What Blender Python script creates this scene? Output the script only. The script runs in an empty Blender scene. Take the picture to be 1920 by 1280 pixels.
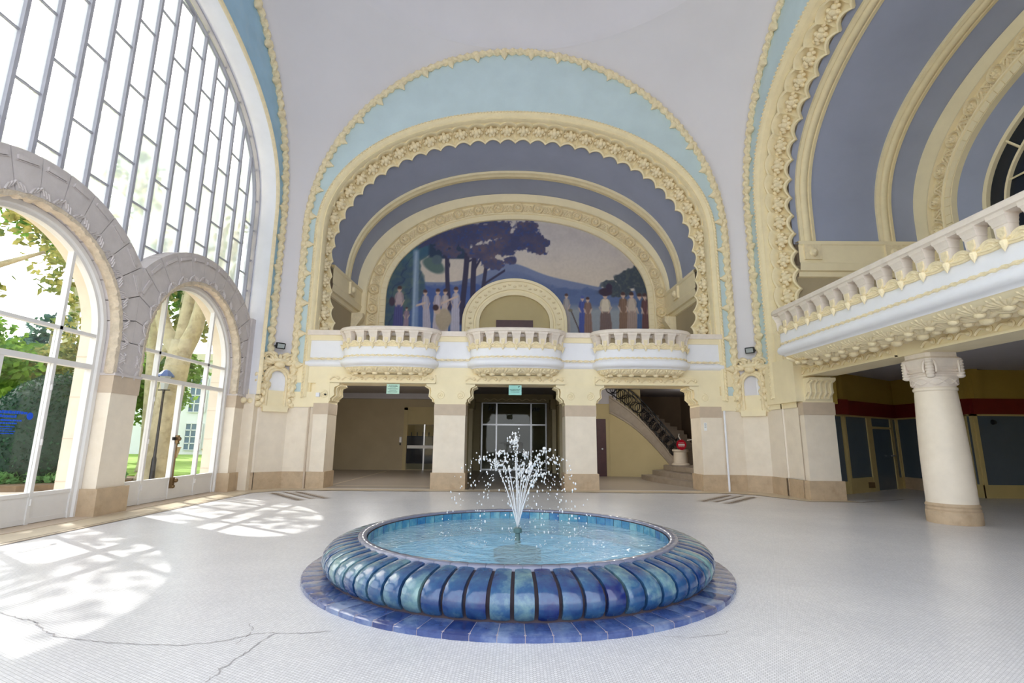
import bpy, bmesh, math, random
import numpy as np
from mathutils import Matrix, Vector
random.seed(7); RNG = np.random.default_rng(7)
SC = bpy.context.scene
COL = SC.collection
PI = math.pi

# ------------------------------------------------------------------ camera, world, sun, exposure
F_PX = 950.0; PITCH = math.radians(11.0); YAW = math.radians(0.7); ROLL = math.radians(0.5); EYE = 1.4
cd = bpy.data.cameras.new('camera'); cam = bpy.data.objects.new('camera', cd); COL.objects.link(cam)
cd.sensor_width = 36.0; cd.lens = F_PX * 36.0 / 1920.0; cd.clip_start = 0.05; cd.clip_end = 400
fw = Vector((math.sin(YAW) * math.cos(PITCH), math.cos(YAW) * math.cos(PITCH), math.sin(PITCH)))
rt = Vector((math.cos(YAW), -math.sin(YAW), 0)); up = rt.cross(fw)
cr, sr = math.cos(ROLL), math.sin(ROLL)
rt2 = rt * cr + up * sr; up2 = -rt * sr + up * cr
cam.matrix_world = Matrix(((rt2.x, up2.x, -fw.x, 0), (rt2.y, up2.y, -fw.y, 0), (rt2.z, up2.z, -fw.z, EYE), (0, 0, 0, 1)))
SC.camera = cam

w = bpy.data.worlds.new('sky'); SC.world = w; w.use_nodes = True
nt = w.node_tree; nt.nodes.clear()
wo = nt.nodes.new('ShaderNodeOutputWorld'); bg = nt.nodes.new('ShaderNodeBackground')
sky = nt.nodes.new('ShaderNodeTexSky'); sky.sky_type = 'NISHITA'; sky.sun_disc = False
sky.sun_elevation = math.radians(39); sky.sun_rotation = math.radians(-55); sky.air_density = 1.0; sky.dust_density = 3.0; sky.ozone_density = 1.0
mixw = nt.nodes.new('ShaderNodeMix'); mixw.data_type = 'RGBA'; mixw.inputs[0].default_value = 0.75
mixw.inputs[7].default_value = (0.95, 0.97, 1.0, 1)      # thin bright haze over the whole sky
skm = nt.nodes.new('ShaderNodeVectorMath'); skm.operation = 'SCALE'; skm.inputs[3].default_value = 0.25
nt.links.new(sky.outputs[0], skm.inputs[0]); nt.links.new(skm.outputs[0], mixw.inputs[6])
nt.links.new(mixw.outputs[2], bg.inputs[0]); bg.inputs[1].default_value = 3.3
nt.links.new(bg.outputs[0], wo.inputs[0])

SUN_DIR = Vector((1.0, -0.70, -1.0)).normalized()
sl = bpy.data.lights.new('sun', 'SUN'); sl.energy = 6.8; sl.angle = math.radians(0.6); sl.color = (1.0, 0.96, 0.90)
so = bpy.data.objects.new('sun', sl); COL.objects.link(so)
so.rotation_euler = SUN_DIR.to_track_quat('-Z', 'Y').to_euler(); so.location = (-20, 25, 25)

vs = SC.view_settings; vs.view_transform = 'Standard'; vs.look = 'None'; vs.gamma = 1.0; vs.use_curve_mapping = False
vs.exposure = 0.0
SC.cycles.max_bounces = 14; SC.cycles.diffuse_bounces = 8; SC.cycles.glossy_bounces = 4
SC.cycles.transmission_bounces = 8; SC.cycles.transparent_max_bounces = 16
SC.cycles.caustics_reflective = False; SC.cycles.caustics_refractive = False
SC.cycles.sample_clamp_indirect = 6.0

# ------------------------------------------------------------------ materials
def lin(c):
    return tuple((x / 12.92 if x <= 0.04045 else ((x + 0.055) / 1.055) ** 2.4) for x in [v / 255.0 for v in c])

def material(name, rgb, rough=0.7, var=0.06, scale=3.0, bump=0.0, bscale=40.0, spec=0.4, metal=0.0, coat=0.0, dirt=None, dscale=1.3, damount=0.5):
    m = bpy.data.materials.new(name); m.use_nodes = True
    n = m.node_tree.nodes; l = m.node_tree.links; b = n['Principled BSDF']
    b.inputs['Roughness'].default_value = rough; b.inputs['Metallic'].default_value = metal
    b.inputs['Specular IOR Level'].default_value = spec; b.inputs['Coat Weight'].default_value = coat
    c = lin(rgb); tc = n.new('ShaderNodeTexCoord')
    nz = n.new('ShaderNodeTexNoise'); nz.inputs['Scale'].default_value = scale; nz.inputs['Detail'].default_value = 5; nz.inputs['Roughness'].default_value = 0.6
    l.new(tc.outputs['Object'], nz.inputs['Vector'])
    rp = n.new('ShaderNodeValToRGB'); rp.color_ramp.elements[0].position = 0.3; rp.color_ramp.elements[1].position = 0.7
    rp.color_ramp.elements[0].color = (*[max(0, x * (1 - var)) for x in c], 1); rp.color_ramp.elements[1].color = (*[min(1, x * (1 + var)) for x in c], 1)
    l.new(nz.outputs[0], rp.inputs[0]); col = rp.outputs[0]
    if dirt is not None:
        d = n.new('ShaderNodeTexNoise'); d.inputs['Scale'].default_value = dscale; d.inputs['Detail'].default_value = 8; d.inputs['Roughness'].default_value = 0.7
        l.new(tc.outputs['Object'], d.inputs['Vector'])
        dr = n.new('ShaderNodeValToRGB'); dr.color_ramp.elements[0].position = 0.52; dr.color_ramp.elements[1].position = 0.75
        dr.color_ramp.elements[0].color = (0, 0, 0, 1); dr.color_ramp.elements[1].color = (damount, damount, damount, 1)
        l.new(d.outputs[0], dr.inputs[0])
        mx = n.new('ShaderNodeMix'); mx.data_type = 'RGBA'; l.new(dr.outputs[0], mx.inputs[0]); l.new(col, mx.inputs[6]); mx.inputs[7].default_value = (*lin(dirt), 1)
        col = mx.outputs[2]
    l.new(col, b.inputs['Base Color'])
    if bump:
        bz = n.new('ShaderNodeTexNoise'); bz.inputs['Scale'].default_value = bscale; bz.inputs['Detail'].default_value = 4
        l.new(tc.outputs['Object'], bz.inputs['Vector'])
        bp = n.new('ShaderNodeBump'); bp.inputs['Strength'].default_value = bump; bp.inputs['Distance'].default_value = 0.03
        l.new(bz.outputs[0], bp.inputs['Height']); l.new(bp.outputs[0], b.inputs['Normal'])
    return m

M = {}
M['dome'] = material('pale_lilac_plaster', (220, 219, 226), 0.8, 0.03, 0.5, 0.05, 6)
M['blue_band'] = material('light_blue_plaster', (197, 217, 224), 0.8, 0.05, 1.2, 0.05, 10)
M['blue_band_shade'] = material('shaded_light_blue_plaster', (166, 202, 228), 0.8, 0.06, 1.6, 0.05, 10, dirt=(196, 210, 220), dscale=2.5, damount=0.3)  # light blue band deepened in colour for the backlit left wall's shade
M['cream'] = material('cream_stucco', (238, 225, 188), 0.7, 0.05, 4, 0.15, 30)
M['cream_relief'] = material('cream_relief_stucco', (237, 223, 188), 0.7, 0.08, 9, 0.5, 26)
M['cream_wall'] = material('cream_wall_paint', (240, 228, 194), 0.75, 0.04, 2, 0.05, 20)
M['white'] = material('white_plaster', (236, 238, 245), 0.7, 0.03, 2, 0.06, 12)
M['vault'] = material('slate_blue_vault_plaster', (156, 164, 188), 0.8, 0.06, 0.8, 0.05, 8)
M['marble'] = material('pale_cream_marble', (232, 221, 204), 0.45, 0.05, 3, 0.03, 30, dirt=(214, 196, 170), damount=0.35)
M['stone_dark'] = material('brown_veined_stone', (190, 168, 140), 0.5, 0.12, 5, 0.08, 40, dirt=(160, 134, 104), dscale=3, damount=0.6)
M['stone_band'] = material('taupe_stone_band', (197, 180, 160), 0.55, 0.06, 5, 0.04, 40)
M['ring_stone'] = material('grey_limestone', (200, 193, 192), 0.7, 0.07, 4, 0.15, 50)
M['rail_stone'] = material('rosy_rail_stone', (228, 218, 208), 0.55, 0.07, 5, 0.05, 40)
M['outer_stone'] = material('outer_limestone', (216, 204, 186), 0.8, 0.08, 2, 0.1, 30)
M['frame_white'] = material('white_painted_metal', (224, 222, 220), 0.45, 0.03, 4, 0, 1)
M['frame_grey'] = material('grey_painted_glazing_bar', (172, 172, 182), 0.45, 0.05, 4, 0, 1)
M['olive_wall'] = material('olive_cream_paint', (186, 172, 132), 0.8, 0.05, 1.2, 0.05, 20)
M['taupe_wall'] = material('taupe_paint', (176, 162, 134), 0.8, 0.05, 1.0, 0.05, 20)
M['lilac_wall'] = material('grey_lilac_paint', (186, 184, 190), 0.8, 0.04, 1.0)
M['brown_wall'] = material('brown_wall_panel', (124, 104, 84), 0.7, 0.08, 2)
M['dark_wood'] = material('dark_mahogany', (70, 38, 40), 0.4, 0.15, 6)
M['mustard'] = material('mustard_wall_paint', (168, 140, 62), 0.8, 0.08, 1.5)
M['red_band'] = material('deep_red_fascia', (112, 28, 24), 0.5, 0.12, 3)
M['shop_glass'] = material('blue_grey_blanked_glass', (84, 96, 108), 0.25, 0.06, 2, spec=0.5)
M['shop_frame'] = material('ochre_cream_frame', (196, 176, 120), 0.5, 0.05, 4)
M['iron'] = material('black_wrought_iron', (22, 22, 28), 0.4, 0.1, 8)
M['brass'] = material('worn_bronze', (120, 96, 66), 0.4, 0.15, 10, metal=0.6)
M['steel'] = material('brushed_steel', (190, 190, 192), 0.3, 0.05, 10, metal=0.9)
M['black_plastic'] = material('black_plastic', (26, 30, 34), 0.5, 0.1, 8)
M['lens'] = material('grey_lamp_lens', (160, 168, 170), 0.2, 0.03, 8)
M['paper'] = material('pale_green_paper', (186, 222, 206), 0.7, 0.02, 8)
M['paper2'] = material('aqua_paper', (160, 218, 212), 0.7, 0.02, 8)
M['ink'] = material('dark_ink', (60, 84, 80), 0.7, 0.0, 8)
M['blue_print'] = material('blue_vinyl_print', (20, 84, 214), 0.5, 0.0, 8)
M['red_sign'] = material('red_sign_face', (190, 16, 44), 0.4, 0.0, 8)
M['white_print'] = material('white_print', (240, 240, 240), 0.5, 0.0, 8)
M['stair_stone'] = material('grey_brown_stair_stone', (150, 138, 124), 0.5, 0.1, 6)
M['grout_pale'] = material('pale_grout', (150, 142, 150), 0.8, 0.1, 10)
M['grout'] = material('dark_grout', (62, 52, 58), 0.8, 0.1, 10)
M['rim_stone'] = material('violet_grey_glazed_curb', (112, 116, 136), 0.28, 0.16, 9, coat=0.4)
M['inlay_cream'] = material('cream_mosaic_band', (204, 190, 166), 0.35, 0.05, 12)
M['inlay_brown'] = material('brown_mosaic_line', (124, 104, 86), 0.4, 0.1, 12)
M['crack'] = material('dark_floor_crack', (172, 168, 168), 0.9, 0.2, 12)
M['bark'] = material('plane_tree_bark', (176, 166, 136), 0.9, 0.25, 2.0, 0.3, 8, dirt=(122, 112, 84), dscale=2.5, damount=0.9)
M['soil'] = material('flowerbed_soil', (120, 100, 78), 0.9, 0.2, 4, 0.3, 10)
M['path'] = material('pale_gravel_path', (214, 200, 184), 0.9, 0.08, 3, 0.1, 60)
M['lawn'] = material('lawn_green', (128, 160, 62), 0.9, 0.25, 1.2, 0.5, 60)
M['house'] = material('white_house_render', (226, 226, 230), 0.8, 0.03, 1)
M['house_trim'] = material('cream_house_stone', (206, 196, 172), 0.8, 0.03, 1)
M['house_glass'] = material('dark_house_window', (92, 116, 140), 0.15, 0.1, 1)
M['terracotta'] = material('terracotta_pot', (176, 132, 108), 0.8, 0.08, 6)
M['lamp_blue'] = material('blue_painted_metal', (54, 84, 140), 0.4, 0.05, 6)
M['tape'] = material('white_tape', (230, 228, 226), 0.6, 0.0, 6)

def leaf_material(name, a, b, trans):
    m = bpy.data.materials.new(name); m.use_nodes = True
    n = m.node_tree.nodes; l = m.node_tree.links; n.remove(n['Principled BSDF']); out = n['Material Output']
    tc = n.new('ShaderNodeTexCoord'); nz = n.new('ShaderNodeTexNoise'); nz.inputs['Scale'].default_value = 1.6; nz.inputs['Detail'].default_value = 6
    l.new(tc.outputs['Object'], nz.inputs['Vector'])
    rp = n.new('ShaderNodeValToRGB'); rp.color_ramp.elements[0].position = 0.35; rp.color_ramp.elements[1].position = 0.65
    rp.color_ramp.elements[0].color = (*lin(a), 1); rp.color_ramp.elements[1].color = (*lin(b), 1); l.new(nz.outputs[0], rp.inputs[0])
    d = n.new('ShaderNodeBsdfDiffuse'); t = n.new('ShaderNodeBsdfTranslucent'); mx = n.new('ShaderNodeMixShader'); mx.inputs[0].default_value = trans
    l.new(rp.outputs[0], d.inputs[0]); l.new(rp.outputs[0], t.inputs[0]); l.new(d.outputs[0], mx.inputs[1]); l.new(t.outputs[0], mx.inputs[2]); l.new(mx.outputs[0], out.inputs[0])
    return m
M['leaf_plane'] = leaf_material('plane_tree_leaves', (88, 110, 66), (168, 158, 92), 0.4)
M['leaf_green'] = leaf_material('green_leaves', (74, 110, 52), (130, 160, 70), 0.4)
M['leaf_yew'] = leaf_material('dark_clipped_yew', (38, 66, 54), (66, 98, 74), 0.15)
M['leaf_blue'] = leaf_material('blue_green_conifer_leaves', (74, 104, 100), (120, 146, 130), 0.25)
M['leaf_bed'] = leaf_material('border_plant_leaves', (86, 140, 84), (140, 184, 120), 0.35)

def glass_material(name, tint, gloss=0.06, frost=None):
    m = bpy.data.materials.new(name); m.use_nodes = True
    n = m.node_tree.nodes; l = m.node_tree.links; n.remove(n['Principled BSDF']); out = n['Material Output']
    t = n.new('ShaderNodeBsdfTransparent'); t.inputs[0].default_value = (*tint, 1)
    g = n.new('ShaderNodeBsdfGlossy'); g.inputs['Roughness'].default_value = 0.03
    lw = n.new('ShaderNodeLayerWeight'); pw = n.new('ShaderNodeMath'); pw.operation = 'POWER'; pw.inputs[1].default_value = 4.0
    fr = n.new('ShaderNodeMath'); fr.operation = 'MULTIPLY_ADD'; fr.inputs[1].default_value = 0.5; fr.inputs[2].default_value = 0.03
    l.new(lw.outputs['Facing'], pw.inputs[0]); l.new(pw.outputs[0], fr.inputs[0])
    mx = n.new('ShaderNodeMixShader'); l.new(fr.outputs[0], mx.inputs[0]); l.new(t.outputs[0], mx.inputs[1]); l.new(g.outputs[0], mx.inputs[2])
    last = mx
    if frost is not None:
        tr = n.new('ShaderNodeBsdfTranslucent'); tr.inputs[0].default_value = (0.88, 0.93, 1.0, 1)
        rf = n.new('ShaderNodeBsdfRefraction'); rf.inputs['Roughness'].default_value = 0.14; rf.inputs['IOR'].default_value = 1.06; rf.inputs[0].default_value = (0.95, 0.97, 0.96, 1)
        a = n.new('ShaderNodeMixShader'); a.inputs[0].default_value = frost
        l.new(tr.outputs[0], a.inputs[1]); l.new(rf.outputs[0], a.inputs[2])
        last = a
    l.new(last.outputs[0], out.inputs[0])
    return m
M['glass'] = glass_material('clear_glass', (0.97, 0.985, 0.98))
M['glass_dim'] = glass_material('vestibule_glass', (0.75, 0.78, 0.78))
M['frosted'] = glass_material('milky_frosted_glass', (1, 1, 1), frost=0.7)
M['edge_glass'] = glass_material('cream_edge_glass', (1, 1, 1), frost=0.1)
M['edge_glass'].node_tree.nodes['Translucent BSDF'].inputs[0].default_value = (0.95, 0.86, 0.68, 1)
M['dark_glass'] = material('dark_night_glass', (30, 36, 46), 0.12, 0.1, 2)
M['blue_glass'] = material('blue_glass_pane', (30, 70, 120), 0.12, 0.1, 2)

def floor_material():
    m = bpy.data.materials.new('pale_tessera_mosaic'); m.use_nodes = True
    n = m.node_tree.nodes; l = m.node_tree.links; b = n['Principled BSDF']
    tc = n.new('ShaderNodeTexCoord'); mp = n.new('ShaderNodeMapping'); mp.inputs['Rotation'].default_value = (0, 0, math.radians(28))
    l.new(tc.outputs['Object'], mp.inputs[0])
    br = n.new('ShaderNodeTexBrick'); br.inputs['Scale'].default_value = 1.0; br.offset = 0.5
    br.inputs['Brick Width'].default_value = 0.024; br.inputs['Row Height'].default_value = 0.024; br.inputs['Mortar Size'].default_value = 0.0022
    br.inputs['Mortar Smooth'].default_value = 0.3
    br.inputs['Color1'].default_value = (*lin((240, 240, 242)), 1); br.inputs['Color2'].default_value = (*lin((224, 224, 227)), 1); br.inputs['Mortar'].default_value = (*lin((184, 183, 184)), 1)
    l.new(mp.outputs[0], br.inputs['Vector'])
    nz = n.new('ShaderNodeTexNoise'); nz.inputs['Scale'].default_value = 0.6; nz.inputs['Detail'].default_value = 7; nz.inputs['Roughness'].default_value = 0.65
    l.new(tc.outputs['Object'], nz.inputs['Vector'])
    rp = n.new('ShaderNodeValToRGB'); rp.color_ramp.elements[0].position = 0.3; rp.color_ramp.elements[1].position = 0.72
    rp.color_ramp.elements[0].color = (0.82, 0.82, 0.83, 1); rp.color_ramp.elements[1].color = (1, 0.99, 0.98, 1); l.new(nz.outputs[0], rp.inputs[0])
    mu = n.new('ShaderNodeMix'); mu.data_type = 'RGBA'; mu.blend_type = 'MULTIPLY'; mu.inputs[0].default_value = 1
    l.new(br.outputs[0], mu.inputs[6]); l.new(rp.outputs[0], mu.inputs[7]); l.new(mu.outputs[2], b.inputs['Base Color'])
    b.inputs['Roughness'].default_value = 0.3; b.inputs['Specular IOR Level'].default_value = 0.45
    bp = n.new('ShaderNodeBump'); bp.inputs['Strength'].default_value = 0.25; bp.inputs['Distance'].default_value = 0.002; bp.invert = True
    l.new(br.outputs['Fac'], bp.inputs['Height'])
    nb = n.new('ShaderNodeTexNoise'); nb.inputs['Scale'].default_value = 5.0; nb.inputs['Detail'].default_value = 3; l.new(tc.outputs['Object'], nb.inputs['Vector'])
    bp2 = n.new('ShaderNodeBump'); bp2.inputs['Strength'].default_value = 0.12; bp2.inputs['Distance'].default_value = 0.02
    l.new(nb.outputs[0], bp2.inputs['Height']); l.new(bp.outputs[0], bp2.inputs['Normal']); l.new(bp2.outputs[0], b.inputs['Normal'])
    return m
M['floor'] = floor_material()

def glaze_material(name, a, b2, c, scale=3.0):
    m = bpy.data.materials.new(name); m.use_nodes = True
    n = m.node_tree.nodes; l = m.node_tree.links; b = n['Principled BSDF']
    tc = n.new('ShaderNodeTexCoord'); oi = n.new('ShaderNodeObjectInfo')
    ad = n.new('ShaderNodeVectorMath'); ad.operation = 'ADD'; sc_ = n.new('ShaderNodeVectorMath'); sc_.operation = 'SCALE'
    cv = n.new('ShaderNodeCombineXYZ'); l.new(oi.outputs['Random'], cv.inputs[0]); l.new(oi.outputs['Random'], cv.inputs[2])
    sc_.inputs[3].default_value = 40; l.new(cv.outputs[0], sc_.inputs[0]); l.new(tc.outputs['Object'], ad.inputs[0]); l.new(sc_.outputs[0], ad.inputs[1])
    nz = n.new('ShaderNodeTexNoise'); nz.inputs['Scale'].default_value = scale; nz.inputs['Detail'].default_value = 6; nz.inputs['Roughness'].default_value = 0.65
    l.new(ad.outputs[0], nz.inputs['Vector'])
    rp = n.new('ShaderNodeValToRGB'); e = rp.color_ramp.elements
    e[0].position = 0.30; e[0].color = (*lin(a), 1); e[1].position = 0.72; e[1].color = (*lin(c), 1)
    x = e.new(0.5); x.color = (*lin(b2), 1)
    mt = n.new('ShaderNodeMath'); mt.operation = 'ADD'; mm = n.new('ShaderNodeMath'); mm.operation = 'MULTIPLY_ADD'
    mm.inputs[1].default_value = 0.26; mm.inputs[2].default_value = -0.13; l.new(oi.outputs['Random'], mm.inputs[0])
    l.new(nz.outputs[0], mt.inputs[0]); l.new(mm.outputs[0], mt.inputs[1]); l.new(mt.outputs[0], rp.inputs[0]); l.new(rp.outputs[0], b.inputs['Base Color'])
    b.inputs['Roughness'].default_value = 0.2; b.inputs['Coat Weight'].default_value = 0.6; b.inputs['Coat Roughness'].default_value = 0.12
    bz = n.new('ShaderNodeTexNoise'); bz.inputs['Scale'].default_value = 9; l.new(ad.outputs[0], bz.inputs['Vector'])
    bp = n.new('ShaderNodeBump'); bp.inputs['Strength'].default_value = 0.25; bp.inputs['Distance'].default_value = 0.02; l.new(bz.outputs[0], bp.inputs['Height'])
    l.new(bp.outputs[0], b.inputs['Normal']); l.new(bp.outputs[0], b.inputs['Coat Normal'])
    return m
M['glaze'] = glaze_material('blue_green_glaze', (20, 36, 96), (42, 82, 122), (118, 152, 150))
M['glaze_base'] = glaze_material('deep_blue_glaze', (34, 50, 104), (62, 82, 134), (120, 136, 166))
M['glaze_wall'] = glaze_material('teal_wall_glaze', (40, 96, 150), (70, 132, 160), (120, 168, 176), 4.0)
M['pool'] = material('sky_blue_pool_paint', (92, 202, 246), 0.5, 0.05, 2)
M['pool_deep'] = material('teal_pool_well', (8, 74, 106), 0.5, 0.05, 2)

def water_material():
    m = bpy.data.materials.new('rippled_water'); m.use_nodes = True
    n = m.node_tree.nodes; l = m.node_tree.links; n.remove(n['Principled BSDF']); out = n['Material Output']
    tc = n.new('ShaderNodeTexCoord')
    n1 = n.new('ShaderNodeTexNoise'); n1.inputs['Scale'].default_value = 9; n1.inputs['Detail'].default_value = 4; n1.inputs['Distortion'].default_value = 1.2
    l.new(tc.outputs['Object'], n1.inputs['Vector'])
    bp = n.new('ShaderNodeBump'); bp.inputs['Strength'].default_value = 0.9; bp.inputs['Distance'].default_value = 0.035; l.new(n1.outputs[0], bp.inputs['Height'])
    t = n.new('ShaderNodeBsdfTransparent'); t.inputs[0].default_value = (0.9, 0.97, 1.0, 1)
    g = n.new('ShaderNodeBsdfGlossy'); g.inputs['Roughness'].default_value = 0.06
    lw = n.new('ShaderNodeLayerWeight'); pw = n.new('ShaderNodeMath'); pw.operation = 'POWER'; pw.inputs[1].default_value = 4.0
    fr = n.new('ShaderNodeMath'); fr.operation = 'MULTIPLY_ADD'; fr.inputs[1].default_value = 0.8; fr.inputs[2].default_value = 0.03
    l.new(bp.outputs[0], lw.inputs['Normal']); l.new(lw.outputs['Facing'], pw.inputs[0]); l.new(pw.outputs[0], fr.inputs[0])
    l.new(bp.outputs[0], g.inputs['Normal'])
    df = n.new('ShaderNodeBsdfDiffuse'); df.inputs[0].default_value = (0.58, 0.89, 1.0, 1); l.new(bp.outputs[0], df.inputs['Normal'])
    cl = n.new('ShaderNodeMixShader'); cl.inputs[0].default_value = 0.4; l.new(t.outputs[0], cl.inputs[1]); l.new(df.outputs[0], cl.inputs[2])
    mx = n.new('ShaderNodeMixShader'); l.new(fr.outputs[0], mx.inputs[0]); l.new(cl.outputs[0], mx.inputs[1]); l.new(g.outputs[0], mx.inputs[2])
    l.new(mx.outputs[0], out.inputs[0])
    return m
M['water'] = water_material()
def drop_material():
    m = bpy.data.materials.new('water_drops'); m.use_nodes = True
    b = m.node_tree.nodes['Principled BSDF']; b.inputs['Base Color'].default_value = (0.97, 0.98, 1, 1); b.inputs['Roughness'].default_value = 0.08
    b.inputs['Transmission Weight'].default_value = 0.35; b.inputs['IOR'].default_value = 1.33
    return m
M['drops'] = drop_material()

# ------------------------------------------------------------------ object helpers
def tag(o, label=None, cat=None, group=None, kind=None):
    if label: o['label'] = label
    if cat: o['category'] = cat
    if group: o['group'] = group
    if kind: o['kind'] = kind
    return o
def link(o, parent=None, mat4=None):
    COL.objects.link(o)
    if parent is not None:
        o.parent = parent
        o.matrix_parent_inverse = world_of(parent).inverted()
    if mat4 is not None: o.matrix_basis = mat4
    return o
def world_of(o):
    m = o.matrix_basis.copy()
    if o.parent is not None: m = world_of(o.parent) @ o.matrix_parent_inverse @ m
    return m
def empty(name, loc, label=None, cat=None, group=None, kind=None, parent=None):
    o = bpy.data.objects.new(name, None); o.empty_display_size = 0.2
    link(o, parent, Matrix.Translation(loc)); tag(o, label, cat, group, kind)
    return o
def obj(name, md, parent=None, mat4=None, kind=None):
    o = bpy.data.objects.new(name, md); link(o, parent, mat4)
    if kind: o['kind'] = kind
    return o
def copy_tree(o, parent=None, delta=None):
    c = o.copy(); COL.objects.link(c)
    if parent is not None: c.parent = parent
    if delta is not None: c.matrix_basis = delta @ o.matrix_basis
    for ch in list(o.children): copy_tree(ch, c)
    return c

class MB:
    """collects vertices and faces of one mesh"""
    def __init__(s): s.v = []; s.f = []
    def add(s, vs, fs):
        b = len(s.v); s.v += [tuple(map(float, p)) for p in vs]; s.f += [tuple(i + b for i in f) for f in fs]; return s
    def box(s, x0, x1, y0, y1, z0, z1):
        vs = [(x0, y0, z0), (x1, y0, z0), (x1, y1, z0), (x0, y1, z0), (x0, y0, z1), (x1, y0, z1), (x1, y1, z1), (x0, y1, z1)]
        return s.add(vs, [(0, 3, 2, 1), (4, 5, 6, 7), (0, 1, 5, 4), (1, 2, 6, 5), (2, 3, 7, 6), (3, 0, 4, 7)])
    def grid(s, rows, close_u=False, close_v=False):
        """rows: list of equal length point lists"""
        R = len(rows); Cn = len(rows[0]); fs = []
        for i in range(R - (0 if close_v else 1)):
            for j in range(Cn - (0 if close_u else 1)):
                a = i * Cn + j; b = i * Cn + (j + 1) % Cn; c = ((i + 1) % R) * Cn + (j + 1) % Cn; d = ((i + 1) % R) * Cn + j
                fs.append((a, b, c, d))
        return s.add([p for r in rows for p in r], fs)
    def prism(s, poly, axis, a0, a1):
        """poly: 2-D outline; axis 'x','y','z' is the extrusion direction"""
        def P(p, a):
            return {'x': (a, p[0], p[1]), 'y': (p[0], a, p[1]), 'z': (p[0], p[1], a)}[axis]
        n = len(poly)
        vs = [P(p, a0) for p in poly] + [P(p, a1) for p in poly]
        fs = [tuple(range(n))[::-1], tuple(range(n, 2 * n))] + [(i, (i + 1) % n, n + (i + 1) % n, n + i) for i in range(n)]
        return s.add(vs, fs)
    def tube(s, pts, r, n=8, caps=True):
        pts = [Vector(p) for p in pts]; rows = []
        rr = r if hasattr(r, '__len__') else [r] * len(pts)
        ref = None
        for i, p in enumerate(pts):
            t = (pts[min(i + 1, len(pts) - 1)] - pts[max(i - 1, 0)])
            if t.length < 1e-9: t = Vector((0, 0, 1))
            t.normalize()
            if ref is None: ref = Vector((0, 0, 1)) if abs(t.z) < 0.9 else Vector((1, 0, 0))
            a = t.cross(ref).normalized(); b = t.cross(a).normalized(); ref = -b if False else (a.cross(t)).normalized()
            rows.append([tuple(p + (a * math.cos(k * 2 * PI / n) + b * math.sin(k * 2 * PI / n)) * rr[i]) for k in range(n)])
        b0 = len(s.v); s.grid(rows, close_u=True)
        if caps:
            s.f.append(tuple(b0 + k for k in range(n))[::-1]); e = b0 + (len(rows) - 1) * n; s.f.append(tuple(e + k for k in range(n)))
        return s
    def lathe(s, prof, c, n=32, a0=0.0, a1=2 * PI):
        full = abs(a1 - a0 - 2 * PI) < 1e-6; m = n if full else n + 1
        rows = [[(c[0] + r * math.cos(a0 + (a1 - a0) * k / n), c[1] + r * math.sin(a0 + (a1 - a0) * k / n), c[2] + z) for k in range(m)] for r, z in prof]
        return s.grid(rows, close_u=full)
    def ball(s, c, r, nu=8, nv=6, M3=None):
        rx, ry, rz = r if hasattr(r, '__len__') else (r, r, r); rows = []
        for i in range(nv + 1):
            th = PI * i / nv
            row = []
            for k in range(nu):
                ph = 2 * PI * k / nu
                p = Vector((rx * math.sin(th) * math.cos(ph), ry * math.sin(th) * math.sin(ph), rz * math.cos(th)))
                if M3 is not None: p = M3 @ p
                row.append((c[0] + p.x, c[1] + p.y, c[2] + p.z))
            rows.append(row)
        return s.grid(rows, close_u=True)
    def mesh(s, name, mat, smooth=None, mats=None, fix=True):
        md = bpy.data.meshes.new(name); md.from_pydata(s.v, [], s.f)
        if fix:
            bm = bmesh.new(); bm.from_mesh(md); bmesh.ops.remove_doubles(bm, verts=bm.verts, dist=1e-5)
            bmesh.ops.recalc_face_normals(bm, faces=bm.faces); bm.to_mesh(md); bm.free()
        md.materials.append(mat)
        if smooth is not None:
            md.shade_smooth()
            if smooth < 180: md.set_sharp_from_angle(angle=math.radians(smooth))
        return md
    def build(s, name, mat, parent=None, smooth=None, kind=None, fix=True):
        return obj(name, s.mesh(name, mat, smooth, fix=fix), parent, None, kind)

# ------------------------------------------------------------------ arch curves
def arch(c, a, z0, b, n, zb, N=96, taper=0.0):
    """left foot -> crown -> right foot, (s, z) points, resampled to equal steps"""
    pts = []
    for i in range(41):
        z = zb + (z0 - zb) * i / 40; pts.append((c - a + taper * ((z0 - z) / max(z0 - zb, 1e-6)) ** 2, z))
    for i in range(1, 400):
        t = PI * i / 400; cs, sn = math.cos(t), math.sin(t)
        pts.append((c - a * math.copysign(abs(cs) ** (2 / n), cs), z0 + b * abs(sn) ** (2 / n)))
    for i in range(41):
        z = z0 - (z0 - zb) * i / 40; pts.append((c + a - taper * ((z0 - z) / max(z0 - zb, 1e-6)) ** 2, z))
    return resample(pts, N)
def resample(pts, N):
    p = np.array(pts, float); d = np.concatenate([[0], np.cumsum(np.hypot(*np.diff(p, axis=0).T))])
    t = np.linspace(0, d[-1], N + 1)
    return np.stack([np.interp(t, d, p[:, 0]), np.interp(t, d, p[:, 1])], 1)
def clen(p): return float(np.hypot(*np.diff(p, axis=0).T).sum())
def normals(p):
    t = np.gradient(p, axis=0); t /= np.linalg.norm(t, axis=1)[:, None]
    return np.stack([-t[:, 1], t[:, 0]], 1)        # points outward (away from the opening)
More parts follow.
